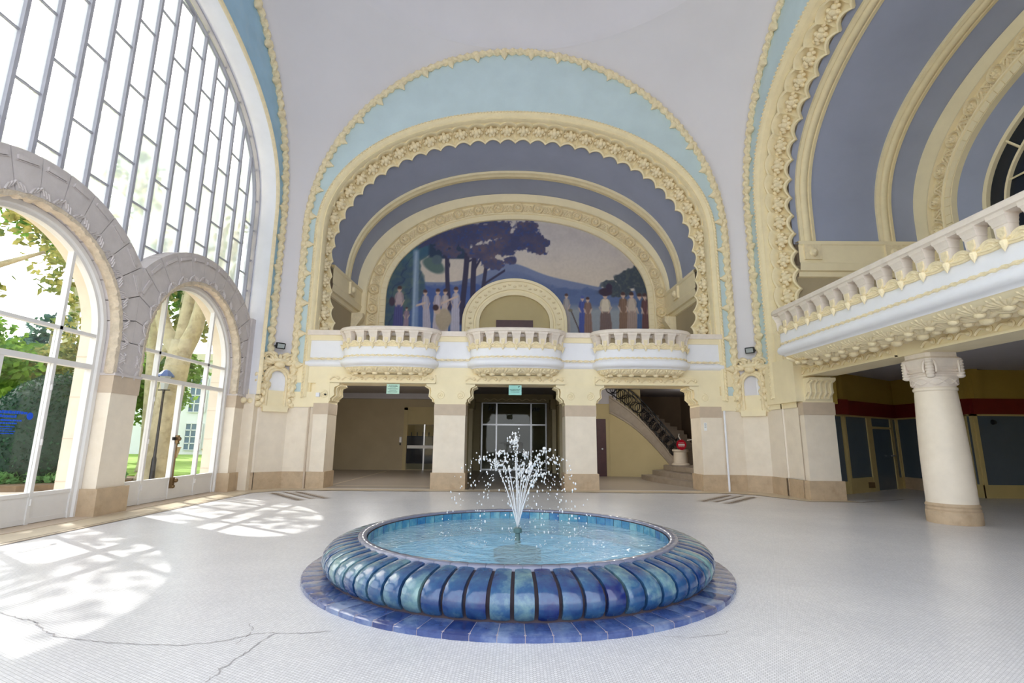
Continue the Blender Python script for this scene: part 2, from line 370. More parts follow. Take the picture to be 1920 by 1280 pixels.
class Plane:
    """maps (s, z, v) to the world: s along the wall, v out of the wall into the hall"""
    def __init__(s, kind, at): s.kind = kind; s.at = at
    def __call__(s, a, z, v=0.0):
        return {'back': (a, s.at - v, z), 'left': (s.at + v, a, z), 'right': (s.at - v, a, z)}[s.kind]
    def basis(s):
        return {'back': (Vector((1, 0, 0)), Vector((0, -1, 0))), 'left': (Vector((0, 1, 0)), Vector((1, 0, 0))), 'right': (Vector((0, 1, 0)), Vector((-1, 0, 0)))}[s.kind]
def sweep(mb, pl, curve, prof, i0=0, i1=None, ends=False):
    """prof: list of (u outward in the wall, v into the hall)"""
    nn = normals(curve); i1 = len(curve) if i1 is None else i1
    rows = [[pl(curve[i, 0] + u * nn[i, 0], curve[i, 1] + u * nn[i, 1], v) for u, v in prof] for i in range(i0, i1)]
    b = len(mb.v); mb.grid(rows)
    if ends:
        k = len(prof); mb.f.append(tuple(b + j for j in range(k))); mb.f.append(tuple(b + (len(rows) - 1) * k + j for j in range(k)))
    return mb
def strip(mb, pl, c1, c2, v1=0.0, v2=0.0):
    mb.grid([[pl(a[0], a[1], v1), pl(b[0], b[1], v2)] for a, b in zip(c1, c2)]); return mb
def frame_at(pl, curve, nn, k, v=0.0):
    """4x4: local x along the curve, y into the hall, z outward"""
    i = int(min(max(k, 0), len(curve) - 1)); ax, hall = pl.basis(); Z = Vector((0, 0, 1))
    n2 = ax * nn[i, 0] + Z * nn[i, 1]; x = hall.cross(n2); p = Vector(pl(curve[i, 0], curve[i, 1], v))
    m = Matrix((x, hall, n2)).transposed().to_4x4(); m.translation = p
    return m
# ------------------------------------------------------------------ the hall: floor, dome, walls
XL, XR, YB, YF = -6.95, 7.55, 15.1, -0.1
CX, CY = 0.3, 7.5
PB = Plane('back', YB); PLF = Plane('left', XL); PRT = Plane('right', XR)
APEX = 14.45
ROPE_B = dict(c=CX, a=6.7, z0=7.8, b=APEX - 7.8, n=2.0)
ROPE_R = dict(c=CY, a=7.25, z0=8.2, b=APEX - 8.2, n=2.2)
ROPE_L = dict(c=CY, a=7.3, z0=8.0, b=APEX - 8.0, n=2.1)
rope_b = arch(zb=2.6, N=200, **ROPE_B); rope_r = arch(zb=2.6, N=200, **ROPE_R); rope_l = arch(zb=2.6, N=200, **ROPE_L)
mould_b = arch(CX, 6.3, 7.8, 4.27, 2.1, 2.6, N=200)
mould_r = arch(CY, 6.65, 8.1, 4.39, 2.5, 2.6, N=200)
blue_l = arch(CY, 6.8, 7.8, 4.1, 2.4, 2.6, N=200)

def half(P, z):
    if z <= P['z0']: return P['a']
    q = 1 - min(1, (z - P['z0']) / P['b']) ** P['n']
    return P['a'] * max(q, 0) ** (1 / P['n'])

fl = MB().box(-8.3, 16.5, -4, 25, -0.3, 0.0).build('floor', M['floor']); tag(fl, 'pale grey mosaic floor of the hall', None, None, 'structure')

dome = MB(); rows = []
zs = list(np.linspace(2.5, 8, 12)) + list(8 + (APEX - 8) * np.sin(np.linspace(0, PI / 2, 30))[1:])
def ring(z):
    hb, hl, hr = half(ROPE_B, z), half(ROPE_L, z), half(ROPE_R, z)
    cor = [((CX + hb, YB), (XR, CY + hr)), ((XR, CY - hr), (CX + hb, YF)), ((CX - hb, YF), (XL, CY - hl)), ((XL, CY + hl), (CX - hb, YB))]
    out = []
    for A, B in cor:
        pa = (math.hypot(A[0] - CX, A[1] - CY), math.atan2(A[1] - CY, A[0] - CX)); pb = (math.hypot(B[0] - CX, B[1] - CY), math.atan2(B[1] - CY, B[0] - CX))
        d = (pb[1] - pa[1] + PI) % (2 * PI) - PI
        seg = []
        for k in range(17):
            t = k / 16; r = pa[0] + (pb[0] - pa[0]) * t; a = pa[1] + d * t; 
            arc = (CX + r * math.cos(a), CY + r * math.sin(a)); chord = (A[0] + (B[0] - A[0]) * t, A[1] + (B[1] - A[1]) * t)
            q = min(1, max(0, (z - 5) / 5)); seg.append((chord[0] + (arc[0] - chord[0]) * q, chord[1] + (arc[1] - chord[1]) * q, z))
        out.append(seg)
    return out
R_ = [ring(z) for z in zs]
for k in range(4): dome.grid([r[k] for r in R_])
cap = []
top = [p for s in R_[-1] for p in s[:-1]]
for ph in np.linspace(0, PI / 2, 14):
    f = math.cos(ph); cap.append([(CX + (p[0] - CX) * f, CY + (p[1] - CY) * f, APEX + 2.6 * math.sin(ph)) for p in top])
dome.grid(cap, close_u=True)
cl = dome.build('ceiling', M['dome'], None, 60); tag(cl, 'pale lilac plaster dome ceiling above the arches', None, None, 'structure')

# wall faces between arch opening and rope moulding
wb = strip(MB(), PB, mould_b, rope_b).build('wall_back', M['blue_band'], None, 60); tag(wb, 'light blue band round the muralled back arch', None, None, 'structure')
wr = strip(MB(), PRT, mould_r, rope_r).build('wall_right', M['blue_band'], None, 60); tag(wr, 'light blue band round the right balcony arch', None, None, 'structure')
wl = strip(MB(), PLF, blue_l, rope_l).build('wall_left', M['blue_band_shade'], None, 60); tag(wl, 'blue band round the great left window', None, None, 'structure')
# front wall behind the camera: its wide arch left open so sky light fills the hall
frope = arch(zb=0.0, N=120, **ROPE_B); fop = arch(CX, 6.3, 7.8, 4.27, 2.1, 0.0, N=120)
wf = strip(MB(), Plane('back', YF), fop, frope)
wf.box(-8, CX - 6.3, YF - 0.5, YF - .02, 0, 18); wf.box(CX + 6.3, 17, YF - 0.5, YF - .02, 0, 18); wf.box(-8, 17, YF - .5, YF - .02, 12.05, 18)
wfo = wf.build('wall_front', M['cream_wall']); tag(wfo, 'unseen front wall, arch left open to let sky light in', None, None, 'structure')

MB().box(-7.95, 17.2, -.6, 28.2, 18, 18.2).build('light_block_roof', M['outer_stone'], cl); MB().box(-7.95, -7.8, -.6, 28.2, 12.3, 18).build('light_block_wall', M['outer_stone'], wl)  # unseen outer shell, added to block sky light leaking behind the arches
MB().box(-7.95, -7.8, 15.3, 16.0, 0, 18).build('light_block_wall', M['outer_stone'], wl); MB().box(-7.95, -7.8, 16.0, 28.2, 3.5, 18).build('light_block_wall', M['outer_stone'], wl)
MB().box(-7.95, 17.2, 28.0, 28.2, 0, 18).build('light_block_wall', M['outer_stone'], wb); MB().box(17, 17.2, -.6, 28.2, 0, 18).build('light_block_wall', M['outer_stone'], wr)
# white splayed reveal of the great window
rv = MB(); c_in = arch(CY, 7.0, 7.8, 4.15, 2.4, 2.6, N=200)
rv.grid([[PLF(a[0], a[1], 0.0), PLF(a[0] + .3 * (b[0] - a[0]), a[1] + .3 * (b[1] - a[1]), -.12), PLF(b[0], b[1], -0.62)] for a, b in zip(blue_l, c_in)])
rv.build('window_reveal', M['white'], wl, 40)
nb = MB(); sweep(nb, PLF, blue_l, [(-.05, .0), (-.05, .05), (.0, .09), (.06, .06), (.1, 0)]); nb.build('bead_moulding', M['cream_relief'], wl, 60)

# ------------------------------------------------------------------ rope mouldings (trim_1 back, trim_2 right, trim_3 left)
def bell_mesh():
    mb = MB(); mb.lathe([(0.0, 0.1), (0.085, 0.1), (0.105, 0.03), (0.08, -0.03), (0.12, -0.07), (0.10, -0.13), (0.05, -0.2), (0.02, -0.27), (0, -0.28)], (0, 0.05, 0), 10)
    return mb.mesh('bell_drop', M['cream_relief'], 50)
BELL = bell_mesh()
def rope(name, pl, curve, label, spacing=0.95):
    nn = normals(curve); L = clen(curve); fine = resample(curve, int(L / 0.035)); fn = normals(fine); mb = MB(); rows = []
    for i, p in enumerate(fine):
        row = []
        for k in range(8):
            ph = 2 * PI * k / 8; r = 0.095 * (1 + 0.34 * math.cos(2 * (ph - i * 0.42)))
            u = r * math.cos(ph) - 0.09; v = 0.05 + r * math.sin(ph)
            row.append(pl(p[0] + u * fn[i, 0], p[1] + u * fn[i, 1], v))
        rows.append(row)
    mb.grid(rows, close_u=True); sweep(mb, pl, fine[::3], [(0.02, 0.0), (0.02, 0.05), (-0.015, 0.06), (-0.02, 0)])
    t = mb.build(name, M['cream_relief'], None, None); tag(t, label, None, None, 'structure')
    n = int(round(L / spacing)); loc = resample(curve, n); ln = normals(loc)
    for i in range(1, n):
        obj('bell_drop', BELL, t, frame_at(pl, loc, ln, i, 0.0) @ Matrix.Translation((0, 0, -0.1)))
    return t
rope('trim_1', PB, rope_b, 'twisted cream rope moulding with bell drops over the back arch')
rope('trim_2', PRT, rope_r, 'twisted cream rope moulding with bell drops round the right arch')
rope('trim_3', PLF, rope_l, 'twisted cream rope moulding with bell drops round the window arch')

# ------------------------------------------------------------------ scalloped fruit mouldings (trim_4 back, trim_5 right)
def fruit_mesh():
    mb = MB(); rr = random.Random(3)
    for (x, z, r) in [(0, 0, .095), (-.1, .03, .07), (.1, .02, .07), (-.05, -.07, .06), (.06, -.08, .06), (0.02, .09, .06), (-.16, -.02, .045), (.17, -.02, .045)]:
        mb.ball((x, 0.03 + .02 * rr.random(), z), (r, r * .8, r), 8, 5)
    for s in (-1, 1):
        mb.ball((s * .19, .0, .06), (.07, .03, .05), 6, 4)
    return mb.mesh('fruit_relief', M['cream_relief'], 60)
FRUIT = fruit_mesh()
def scallops(name, pl, m_curve, c2p, v2, label, n):
    base = resample([p for p in m_curve if p[1] > 4.5], 600) ; C2 = arch(N=600, **c2p)
    t = MB()
    prof = [(0.05, 0.0), (0.05, 0.05), (0.0, 0.09), (-0.04, 0.06), (-0.06, 0.08), (-.12, .05), (-.16, -.02), (-.2, 0.0), (-.24, -.1), (-.22, -.3)]
    sweep(t, pl, m_curve, prof)
    to = t.build(name, M['cream'], None, 40); tag(to, label, None, None, 'structure')
    hall = pl.basis()[1]; nb_ = normals(base)
    # small bead row
    L = clen(m_curve); bd = resample(m_curve, int(L / 0.11)); bn = normals(bd); bm_ = MB()
    for i in range(len(bd)):
        q = pl(bd[i, 0] + .0 * bn[i, 0], bd[i, 1] + .0 * bn[i, 1], 0.09); bm_.ball(q, .034, 5, 3)
    bm_.build('bead_row', M['cream_relief'], to, None, 'stuff', fix=False)
    ws = [0.30, 0.34, 0.40, 0.47, 0.56, 0.66, 0.76, 0.84, 0.90, 0.96, 1.0, 0.97]
    hs = [0.02, 0.10, 0.09, -0.05, -0.14, -0.16, -0.14, -0.06, 0.07, 0.08, 0.03, -0.08]
    for k in range(n):
        mb = MB(); rows = []
        for j in range(11):
            tt = j / 10; x = (k + tt) / n * 600; i = min(int(x), 599); f = x - i
            A = base[i] * (1 - f) + base[i + 1] * f; B = C2[i] * (1 - f) + C2[i + 1] * f; nn = nb_[i]
            e = 4 * (tt - .5) ** 2; row = []
            for w_, h in zip(ws, hs):
                w2 = w_ + ((0.15 * e - .04) if w_ > .8 else (.10 * e - .05) if w_ < .45 else .05 * e); hh = h + (0.10 * e ** 3 if .42 < w_ < .8 else 0)
                P = A + (B - A) * w2; u = P - nn * hh * 0.8
                row.append(pl(u[0], u[1], v2 * w2 * (0.95) + 0.02 + hh * 0.7))
            rows.append(row)
        mb.grid(rows); s_ = mb.build('scallop', M['cream'], to, 50, fix=False)
        x = int((k + .5) / n * 600); A, B, nn = base[x], C2[x], nb_[x]; P = A + (B - A) * .64
        ax, hl = pl.basis(); n3 = ax * nn[0] + Vector((0, 0, 1)) * nn[1]; xx = hl.cross(n3)
        nrm = (hl * .7 - n3 * .7).normalized(); zz = xx.cross(nrm)
        m = Matrix((xx, nrm, zz)).transposed().to_4x4(); m.translation = Vector(pl(P[0], P[1], v2 * .62)) - nrm * 0.05
        obj('fruit_relief', FRUIT, s_, m @ Matrix.Diagonal((1.1, 1.4, 1.3, 1)))
    return to
scallops('trim_4', PB, mould_b, dict(c=.25, a=5.98, z0=7.0, b=4.5, n=2.2, zb=4.5, taper=.33), -0.75, 'cream scalloped fruit moulding round the muralled back niche', 42)
scallops('trim_5', PRT, mould_r, dict(c=CY, a=6.0, z0=8.1, b=3.85, n=2.2, zb=4.5, taper=.1), -0.65, 'cream scalloped fruit moulding round the right balcony niche', 42)

# ------------------------------------------------------------------ vaulted niches behind the back and right arches
def rib_mesh(pl, curve, v, wd=.2):
    mb = MB(); nn = normals(curve); rows = []
    for p, q in zip(curve, nn):
        rows.append([pl(p[0] - u * q[0], p[1] - u * q[1], v + dv) for dv, u in [(-wd, -.03), (-wd, .06), (-wd * .6, .08), (-wd * .5, .05), (-wd * .35, .09), (0, .11), (wd * .35, .09), (wd * .5, .05), (wd * .6, .08), (wd, .06), (wd, -.03)]])
    return mb.grid(rows)
def medallion_mesh():
    mb = MB(); mb.lathe([(0, .03), (.05, .07), (.1, .05), (.12, .015), (.15, .02), (.165, .06), (.19, .07), (.21, .05), (.215, 0)], (0, 0, 0), 20)
    for k in range(7):
        a = 2 * PI * k / 7; mb.ball((.075 * math.cos(a), .075 * math.sin(a), .05), .034, 6, 4)
    md = mb.mesh('medallion', M['cream_relief'], 60); md.transform(Matrix.Rotation(-PI / 2, 4, 'X')); return md
MEDAL = medallion_mesh()
def niche(parent, pl, c1, v1, c2, v2, ribs, inner, floor_z, n_med, blocks):
    P1 = arch(zb=6.95, N=90, **c1); P2 = arch(zb=6.95, N=90, **c2)
    mb = MB(); T = np.linspace(0, 1, 8)
    mb.grid([[pl(*(a + (b - a) * t), v1 + (v2 - v1) * t) for t in T] for a, b in zip(P1, P2)]); mb.build('niche_vault', M['vault'], parent, 60)
    for rv_ in ribs:
        t = (rv_ - v1) / (v2 - v1); rib_mesh(pl, P1 + (P2 - P1) * t, rv_, .22).build('vault_rib', M['cream'], parent, 40)
    # side walls and cornices
    for sgn in (-1, 1):
        s1 = c1['c'] + sgn * c1['a']; s2 = c2['c'] + sgn * c2['a']
        mb = MB(); mb.grid([[pl(s1 + sgn * .5, floor_z, v1 + .02), pl(s1 + sgn * .5, 6.3, v1 + .02)], [pl(s1, floor_z, v1), pl(s1, 6.3, v1)], [pl(s2, floor_z, v2), pl(s2, 6.3, v2)]])
        mb.build('side_wall', M['taupe_wall'], parent)
        mb = MB(); prof = [(0, 5.95), (.06, 5.97), (.08, 6.1), (.16, 6.12), (.2, 6.32), (.17, 6.36), (.17, 6.85), (.2, 6.88), (.2, 6.97), (0, 6.98)]
        mb.grid([[pl(sv - sgn * d, z, vv) for d, z in prof] for sv, vv in ((s1, v1 - .02), (s2, v2))]); mb.build('niche_cornice', M['cream_wall'], parent, 30)
        for rv_ in ribs:
            t = (rv_ - v1) / (v2 - v1); ss = s1 + (s2 - s1) * t
            mb = MB(); mb.ball(pl(ss - sgn * .22, 6.62, rv_), (.13, .13, .13), 8, 6)
            a, b = sorted((ss - sgn * .16, ss - sgn * .24)); q0 = pl(a, 6.42, rv_ - .24); q1 = pl(b, 6.9, rv_ + .24)
            mb.box(min(q0[0], q1[0]), max(q0[0], q1[0]), min(q0[1], q1[1]), max(q0[1], q1[1]), 6.42, 6.86); mb.build('rib_corbel', M['cream_relief'], parent, 40)
        t = .86; ss = s1 + (s2 - s1) * t; vv = v1 + (v2 - v1) * t
        mb = MB(); pts = [(0, 5.95), (.42, 5.95), (.42, 5.78), (.3, 5.6), (.2, 5.45), (.24, 5.2), (.16, 5.0), (0, 4.95)]
        A = [pl(ss - sgn * d, z, vv - .16) for d, z in pts]; B = [pl(ss - sgn * d, z, vv + .16) for d, z in pts]; k = len(pts)
        mb.add(A + B, [tuple(range(k)), tuple(range(k, 2 * k))] + [(i, (i + 1) % k, k + (i + 1) % k, k + i) for i in range(k)]); mb.build('console_bracket', M['cream_relief'], parent, 40)
    # frieze round the end wall
    Cin = arch(zb=floor_z, N=120, **inner); Co = arch(zb=floor_z, N=120, **{**c2, 'a': c2['a'] + .02})
    mb = MB(); nn = normals(Cin)
    def off(u): return Cin + nn * u
    rows = []
    for i in range(len(Cin)):
        r = []
        for u, v in [(0, -.12), (0, .0), (.0, .04), (.19, .04), (.2, .02), (.22, .02), (.24, .07), (.27, .08), (.29, -.05), (.70, -.05), (.72, .08), (.76, .07), (.78, .03)]:
            q = Cin[i] + nn[i] * u; r.append(pl(q[0], q[1], v2 + v))
        r.append(pl(Co[i][0], Co[i][1], v2 + .10)); rows.append(r)
    mb.grid(rows); fr = mb.build('frieze_arch', M['cream_wall'], parent, 35)
    mid = resample(off(.495), n_med); mn = normals(mid)
    for i in range(n_med + 1):
        if mid[i][1] > floor_z + .3: obj('medallion', MEDAL, fr, frame_at(pl, mid, mn, i, v2 - .05) @ Matrix.Diagonal((1.05, 1.7, 1.05, 1)))
    brd = MB(); fine = resample(off(.495), n_med * 16); fnn = normals(fine)
    for ph in (0, PI / 2):
        for sg in (1, -1):
            pts = []
            for i in range(len(fine)):
                u = .13 * math.sin(i * PI / 4 + ph) * sg; q = fine[i] + fnn[i] * u; pts.append(pl(q[0], q[1], v2 - .03 + .012 * sg))
            brd.tube(pts, .026, 5, False)
    brd.build('braid_relief', M['cream_relief'], fr, 60, 'stuff', fix=False)
    nbk = blocks; bc = resample(Cin, nbk); bn = normals(bc)
    Lb = clen(bc) / nbk; md = MB().box(-Lb / 2 + .008, Lb / 2 - .008, -.02, .03, .012, .185).mesh('border_block', M['cream_wall'])
    midc = resample(Cin, nbk * 2); mnn = normals(midc)
    for i in range(nbk): obj('border_block', md, fr, frame_at(pl, midc, mnn, 2 * i + 1, v2 + .035))
    return fr, Cin
BK1 = dict(c=.27, a=6.08, z0=7.0, b=4.55, n=2.2); BK2 = dict(c=.3, a=5.98, z0=7.0, b=4.0, n=2.1)
MUR = dict(c=.42, a=5.02, z0=6.7, b=3.25, n=2.1)
fr_b, mur_c = niche(wb, PB, BK1, -.72, BK2, -3.65, (-2.45,), MUR, 3.9, 26, 84)
RK1 = dict(c=CY, a=6.05, z0=8.1, b=3.9, n=2.2); RK2 = dict(c=CY, a=5.98, z0=7.6, b=3.7, n=2.2)
RIN = dict(c=CY, a=4.85, z0=7.3, b=3.0, n=2.1)
fr_r, rin_c = niche(wr, PRT, RK1, -.63, RK2, -4.25, (-1.02, -3.28), RIN, 3.9, 26, 84)
MB().box(-6.2, 6.8, YB + .1, 19.2, 3.55, 3.9).build('gallery_floor', M['rail_stone'], wb)
MB().box(XR + .2, 12.6, 0.8, 14.2, 3.55, 3.9).build('gallery_floor', M['rail_stone'], wr)

# window of the right niche: dark glass with cream radial bars
w2 = MB(); cw = arch(CY, 4.55, 7.2, 2.85, 2.1, 3.9, N=100); inn = resample(rin_c, 100)
w2.grid([[PRT(a[0], a[1], -4.37), PRT(b[0], b[1], -4.85)] for a, b in zip(inn, cw)])
wo2 = w2.build('window_2', M['vault'], None, 60); tag(wo2, 'dark arched gallery window beyond the right balcony', None, None, 'structure')
g = MB(); g.f = []; vs_ = [PRT(p[0], p[1], -4.87) for p in cw]; g.add(vs_, [tuple(range(len(vs_)))]); g.build('pane', M['dark_glass'], wo2)
for z0_, z1_ in ((4.0, 5.6), (5.65, 6.6)):
    g = MB(); nn = normals(cw); ins = [p for p, q in zip(cw, nn) if z0_ < p[1] < z1_ and p[0] > CY]; 
    rows = [[PRT(p[0] - .08, p[1], -4.84), PRT(p[0] - .46, p[1], -4.84)] for p in ins]; g.grid(rows); g.build('blue_pane', M['blue_glass'], wo2)
fm = MB(); sweep(fm, PRT, cw, [(0.02, -4.87), (.02, -4.76), (-.09, -4.76), (-.09, -4.87)]); fm.build('window_frame', M['cream_wall'], wo2, 30)
ci = arch(CY, 4.0, 7.1, 2.4, 2.1, 3.9, N=100)
fm = MB(); sweep(fm, PRT, ci, [(0.03, -4.87), (.03, -4.78), (-.03, -4.78), (-.03, -4.87)]); fm.build('inner_frame', M['cream_wall'], wo2, 30)
for k in range(9):
    a = PI * (k + .5) / 9
    i0 = int((k + .5) / 9 * 100); fm = MB(); fm.tube([PRT(ci[i0][0], ci[i0][1], -4.82), PRT(cw[i0][0], cw[i0][1], -4.82)], .03, 4); fm.build('glazing_bar', M['cream_wall'], wo2)
for yy in np.arange(CY - 3.5, CY + 3.6, 1.0):
    zt = 7.1 + 2.4 * max(0, 1 - (abs(yy - CY) / 4.0) ** 2.1) ** (1 / 2.1); fm = MB(); fm.tube([PRT(yy, 3.9, -4.82), PRT(yy * .9 + CY * .1, zt, -4.82)], .03, 4); fm.build('glazing_bar', M['cream_wall'], wo2)
for zz in (5.2, 6.5, 7.8):
    hw = 4.0 if zz < 7.1 else 4.0 * (1 - ((zz - 7.1) / 2.4) ** 2.1) ** (1 / 2.1); fm = MB(); fm.tube([PRT(CY - hw, zz, -4.82), PRT(CY + hw, zz, -4.82)], .025, 4); fm.build('glazing_bar', M['cream_wall'], wo2)
# ------------------------------------------------------------------ lower back wall: piers, lintels, scroll strips, parapet
def pier(x0, x1, wall, y0=YB - .05, depth=.8):
    pr = empty('pier', ((x0 + x1) / 2, y0, 0), parent=wall)
    MB().box(x0, x1, y0, y0 + depth, .46, 2.1).build('shaft', M['marble'], pr)
    MB().box(x0 - .045, x1 + .045, y0 - .045, y0 + depth, 0, .46).build('plinth', M['stone_dark'], pr)
    MB().box(x0 - .012, x1 + .012, y0 - .012, y0 + depth, 2.1, 2.42).build('stone_band', M['stone_band'], pr)
    MB().box(x0, x1, y0, y0 + depth, 2.42, 3.02).build('capital_block', M['cream_wall'], pr)
    return pr
OPEN = [(-5.2, -2.08), (-1.17, 1.77), (2.68, 5.77)]
pier(-5.62, -5.2, wb); pier(-2.08, -1.17, wb); pier(1.77, 2.68, wb); pier(5.77, 6.4, wb)
CORB = [(0, 2.42), (.06, 2.5), (.06, 2.56), (.17, 2.66), (.15, 2.8), (.17, 2.9), (.3, 2.96), (.3, 3.03), (0, 3.03)]
for a, b in OPEN:
    for s, x in ((1, a), (-1, b)):
        cbp = MB().prism([(x + s * p[0] - s * .03, p[1]) for p in CORB], 'y', YB - .04, YB + .72).build('corbel', M['cream_wall'], wb, 30)
        mb = MB(); 
        for k in range(5): mb.tube([(x + s * (.02 + p[0]), YB + .05 + k * .14, p[1]) for p in CORB[1:7]], .022, 5)
        mb.build('corbel_flute', M['cream_wall'], cbp, 60)
        mb = MB()
        for t in np.linspace(0, 4.5 * PI, 40): mb.v.append((x - s * (.16) + .012 * t * .75 * math.cos(t), YB - .055, 2.68 + .012 * t * .75 * math.sin(t)))
        pts = list(mb.v); mb = MB(); mb.tube(pts, .012, 4); mb.build('volute', M['cream_wall'], cbp, 60)
lint = MB().box(-6.4, 7.05, YB - .02, YB + .75, 3.02, 3.6).build('lintel', M['cream_wall'], wb)
# scroll strips above each opening
def scroll_mesh():
    mb = MB(); pts = []
    for t in np.linspace(0, 1, 14): pts.append((-.17 + .2 * t, -.012, -.05 + .085 * math.sin(t * PI * .8)))
    for t in np.linspace(0, 2.2 * PI, 20): pts.append((.07 + (.05 - .006 * t) * math.cos(PI * .75 - t), 0, .0 + (.05 - .006 * t) * math.sin(PI * .75 - t)))
    mb.tube(pts, .026, 5); mb.ball((.075, -.02, 0), .04, 6, 4); return mb.mesh('scroll_relief', M['cream_relief'], 60)
SCROLL = scroll_mesh()
for a, b in OPEN:
    st = MB().box(a + .0, b - .0, YB - .07, YB - .02, 3.03, 3.27).build('scroll_strip', M['cream_wall'], wb)
    MB().box(a, b, YB - .1, YB - .02, 3.03, 3.07).build('strip_fillet', M['cream_wall'], st); MB().box(a, b, YB - .09, YB - .02, 3.25, 3.28).build('strip_fillet', M['cream_wall'], st)
    n = 9
    for k in range(n): obj('scroll_relief', SCROLL, st, Matrix.Translation((a + (k + .5) * (b - a) / n, YB - .075, 3.16)))
MB().box(-6.4, -5.6, YB + .06, YB + .3, 0, 4.6).build('pier_backing', M['cream_wall'], wb)
# parapet between the balconies
pa = MB().box(-5.95, 6.55, YB - .02, YB + .3, 3.55, 4.45).build('parapet_panel', M['white'], wb)
MB().box(-5.97, 6.57, YB - .09, YB + .32, 4.46, 4.61).build('parapet_rail', M['rail_stone'], pa)
MB().box(-5.97, 6.57, YB - .05, YB + .3, 4.3, 4.46).build('parapet_moulding', M['cream_wall'], pa)
mb = MB(); mb.grid([[(x, YB - d, z) for d, z in [(0, 3.5), (.05, 3.52), (.1, 3.58), (.1, 3.63), (.05, 3.68), (0.02, 3.7)]] for x in (-5.97, 6.57)]); mb.build('parapet_lip', M['white'], pa, 60)
def rope_line(pts, r=.03, tw=.5):
    mb = MB(); rows = []
    P = [Vector(p) for p in pts]
    for i, p in enumerate(P):
        t = (P[min(i + 1, len(P) - 1)] - P[max(i - 1, 0)]).normalized(); a = Vector((0, 0, 1)); b = t.cross(a).normalized()
        row = []
        for k in range(6):
            ph = 2 * PI * k / 6; q = r * (1 + .4 * math.cos(2 * (ph - i * tw))); row.append(tuple(p + a * q * math.sin(ph) + b * q * math.cos(ph)))
        rows.append(row)
    return mb.grid(rows, close_u=True)
rope_line([(x, YB - .04, 3.74) for x in np.arange(-5.95, 6.56, .03)]).build('parapet_rope', M['cream_relief'], pa, 60, fix=False)

# corner dados either side of the back wall and niche cartouches
def dado(name, pts, parent, zmid=2.3, ztop=2.75):
    d = empty(name, (pts[0][0], pts[0][1], 0), parent=parent)
    def wall(z0, z1, o, nm, mat):
        mb = MB()
        for (x0, y0), (x1, y1) in zip(pts[:-1], pts[1:]):
            e = Vector((x1 - x0, y1 - y0)); n = Vector((e.y, -e.x)).normalized() * o
            if n.dot(Vector((CX - x0, CY - y0))) < 0: n = -n
            mb.box(0, 0, 0, 0, 0, 0); mb.v = mb.v[:-8]; mb.f = mb.f[:-6]
            a = (x0 + n.x, y0 + n.y); b = (x1 + n.x, y1 + n.y); c = (x1 - n.x * 6, y1 - n.y * 6) if o else (x1, y1); dd = (x0 - n.x * 6, y0 - n.y * 6) if o else (x0, y0)
            mb.add([(a[0], a[1], z0), (b[0], b[1], z0), (b[0], b[1], z1), (a[0], a[1], z1), (c[0], c[1], z1), (dd[0], dd[1], z1)], [(0, 1, 2, 3), (3, 2, 4, 5)])
        mb.build(nm, mat, d)
    wall(.46, zmid, .004, 'marble_facing', M['marble']); wall(0, .46, .05, 'plinth', M['stone_dark']); wall(zmid, ztop, .03, 'cream_ledge', M['cream_wall'])
    return d
dado('corner_dado', [(-5.6, 15.1), (-6.4, 15.1), (-6.95, 14.55), (-7.28, 14.42)], wb)
dado('corner_dado', [(6.4, 15.1), (7.05, 15.1), (7.55, 14.6), (7.6, 13.92), (7.64, 13.9), (7.64, 13.2)], wb)

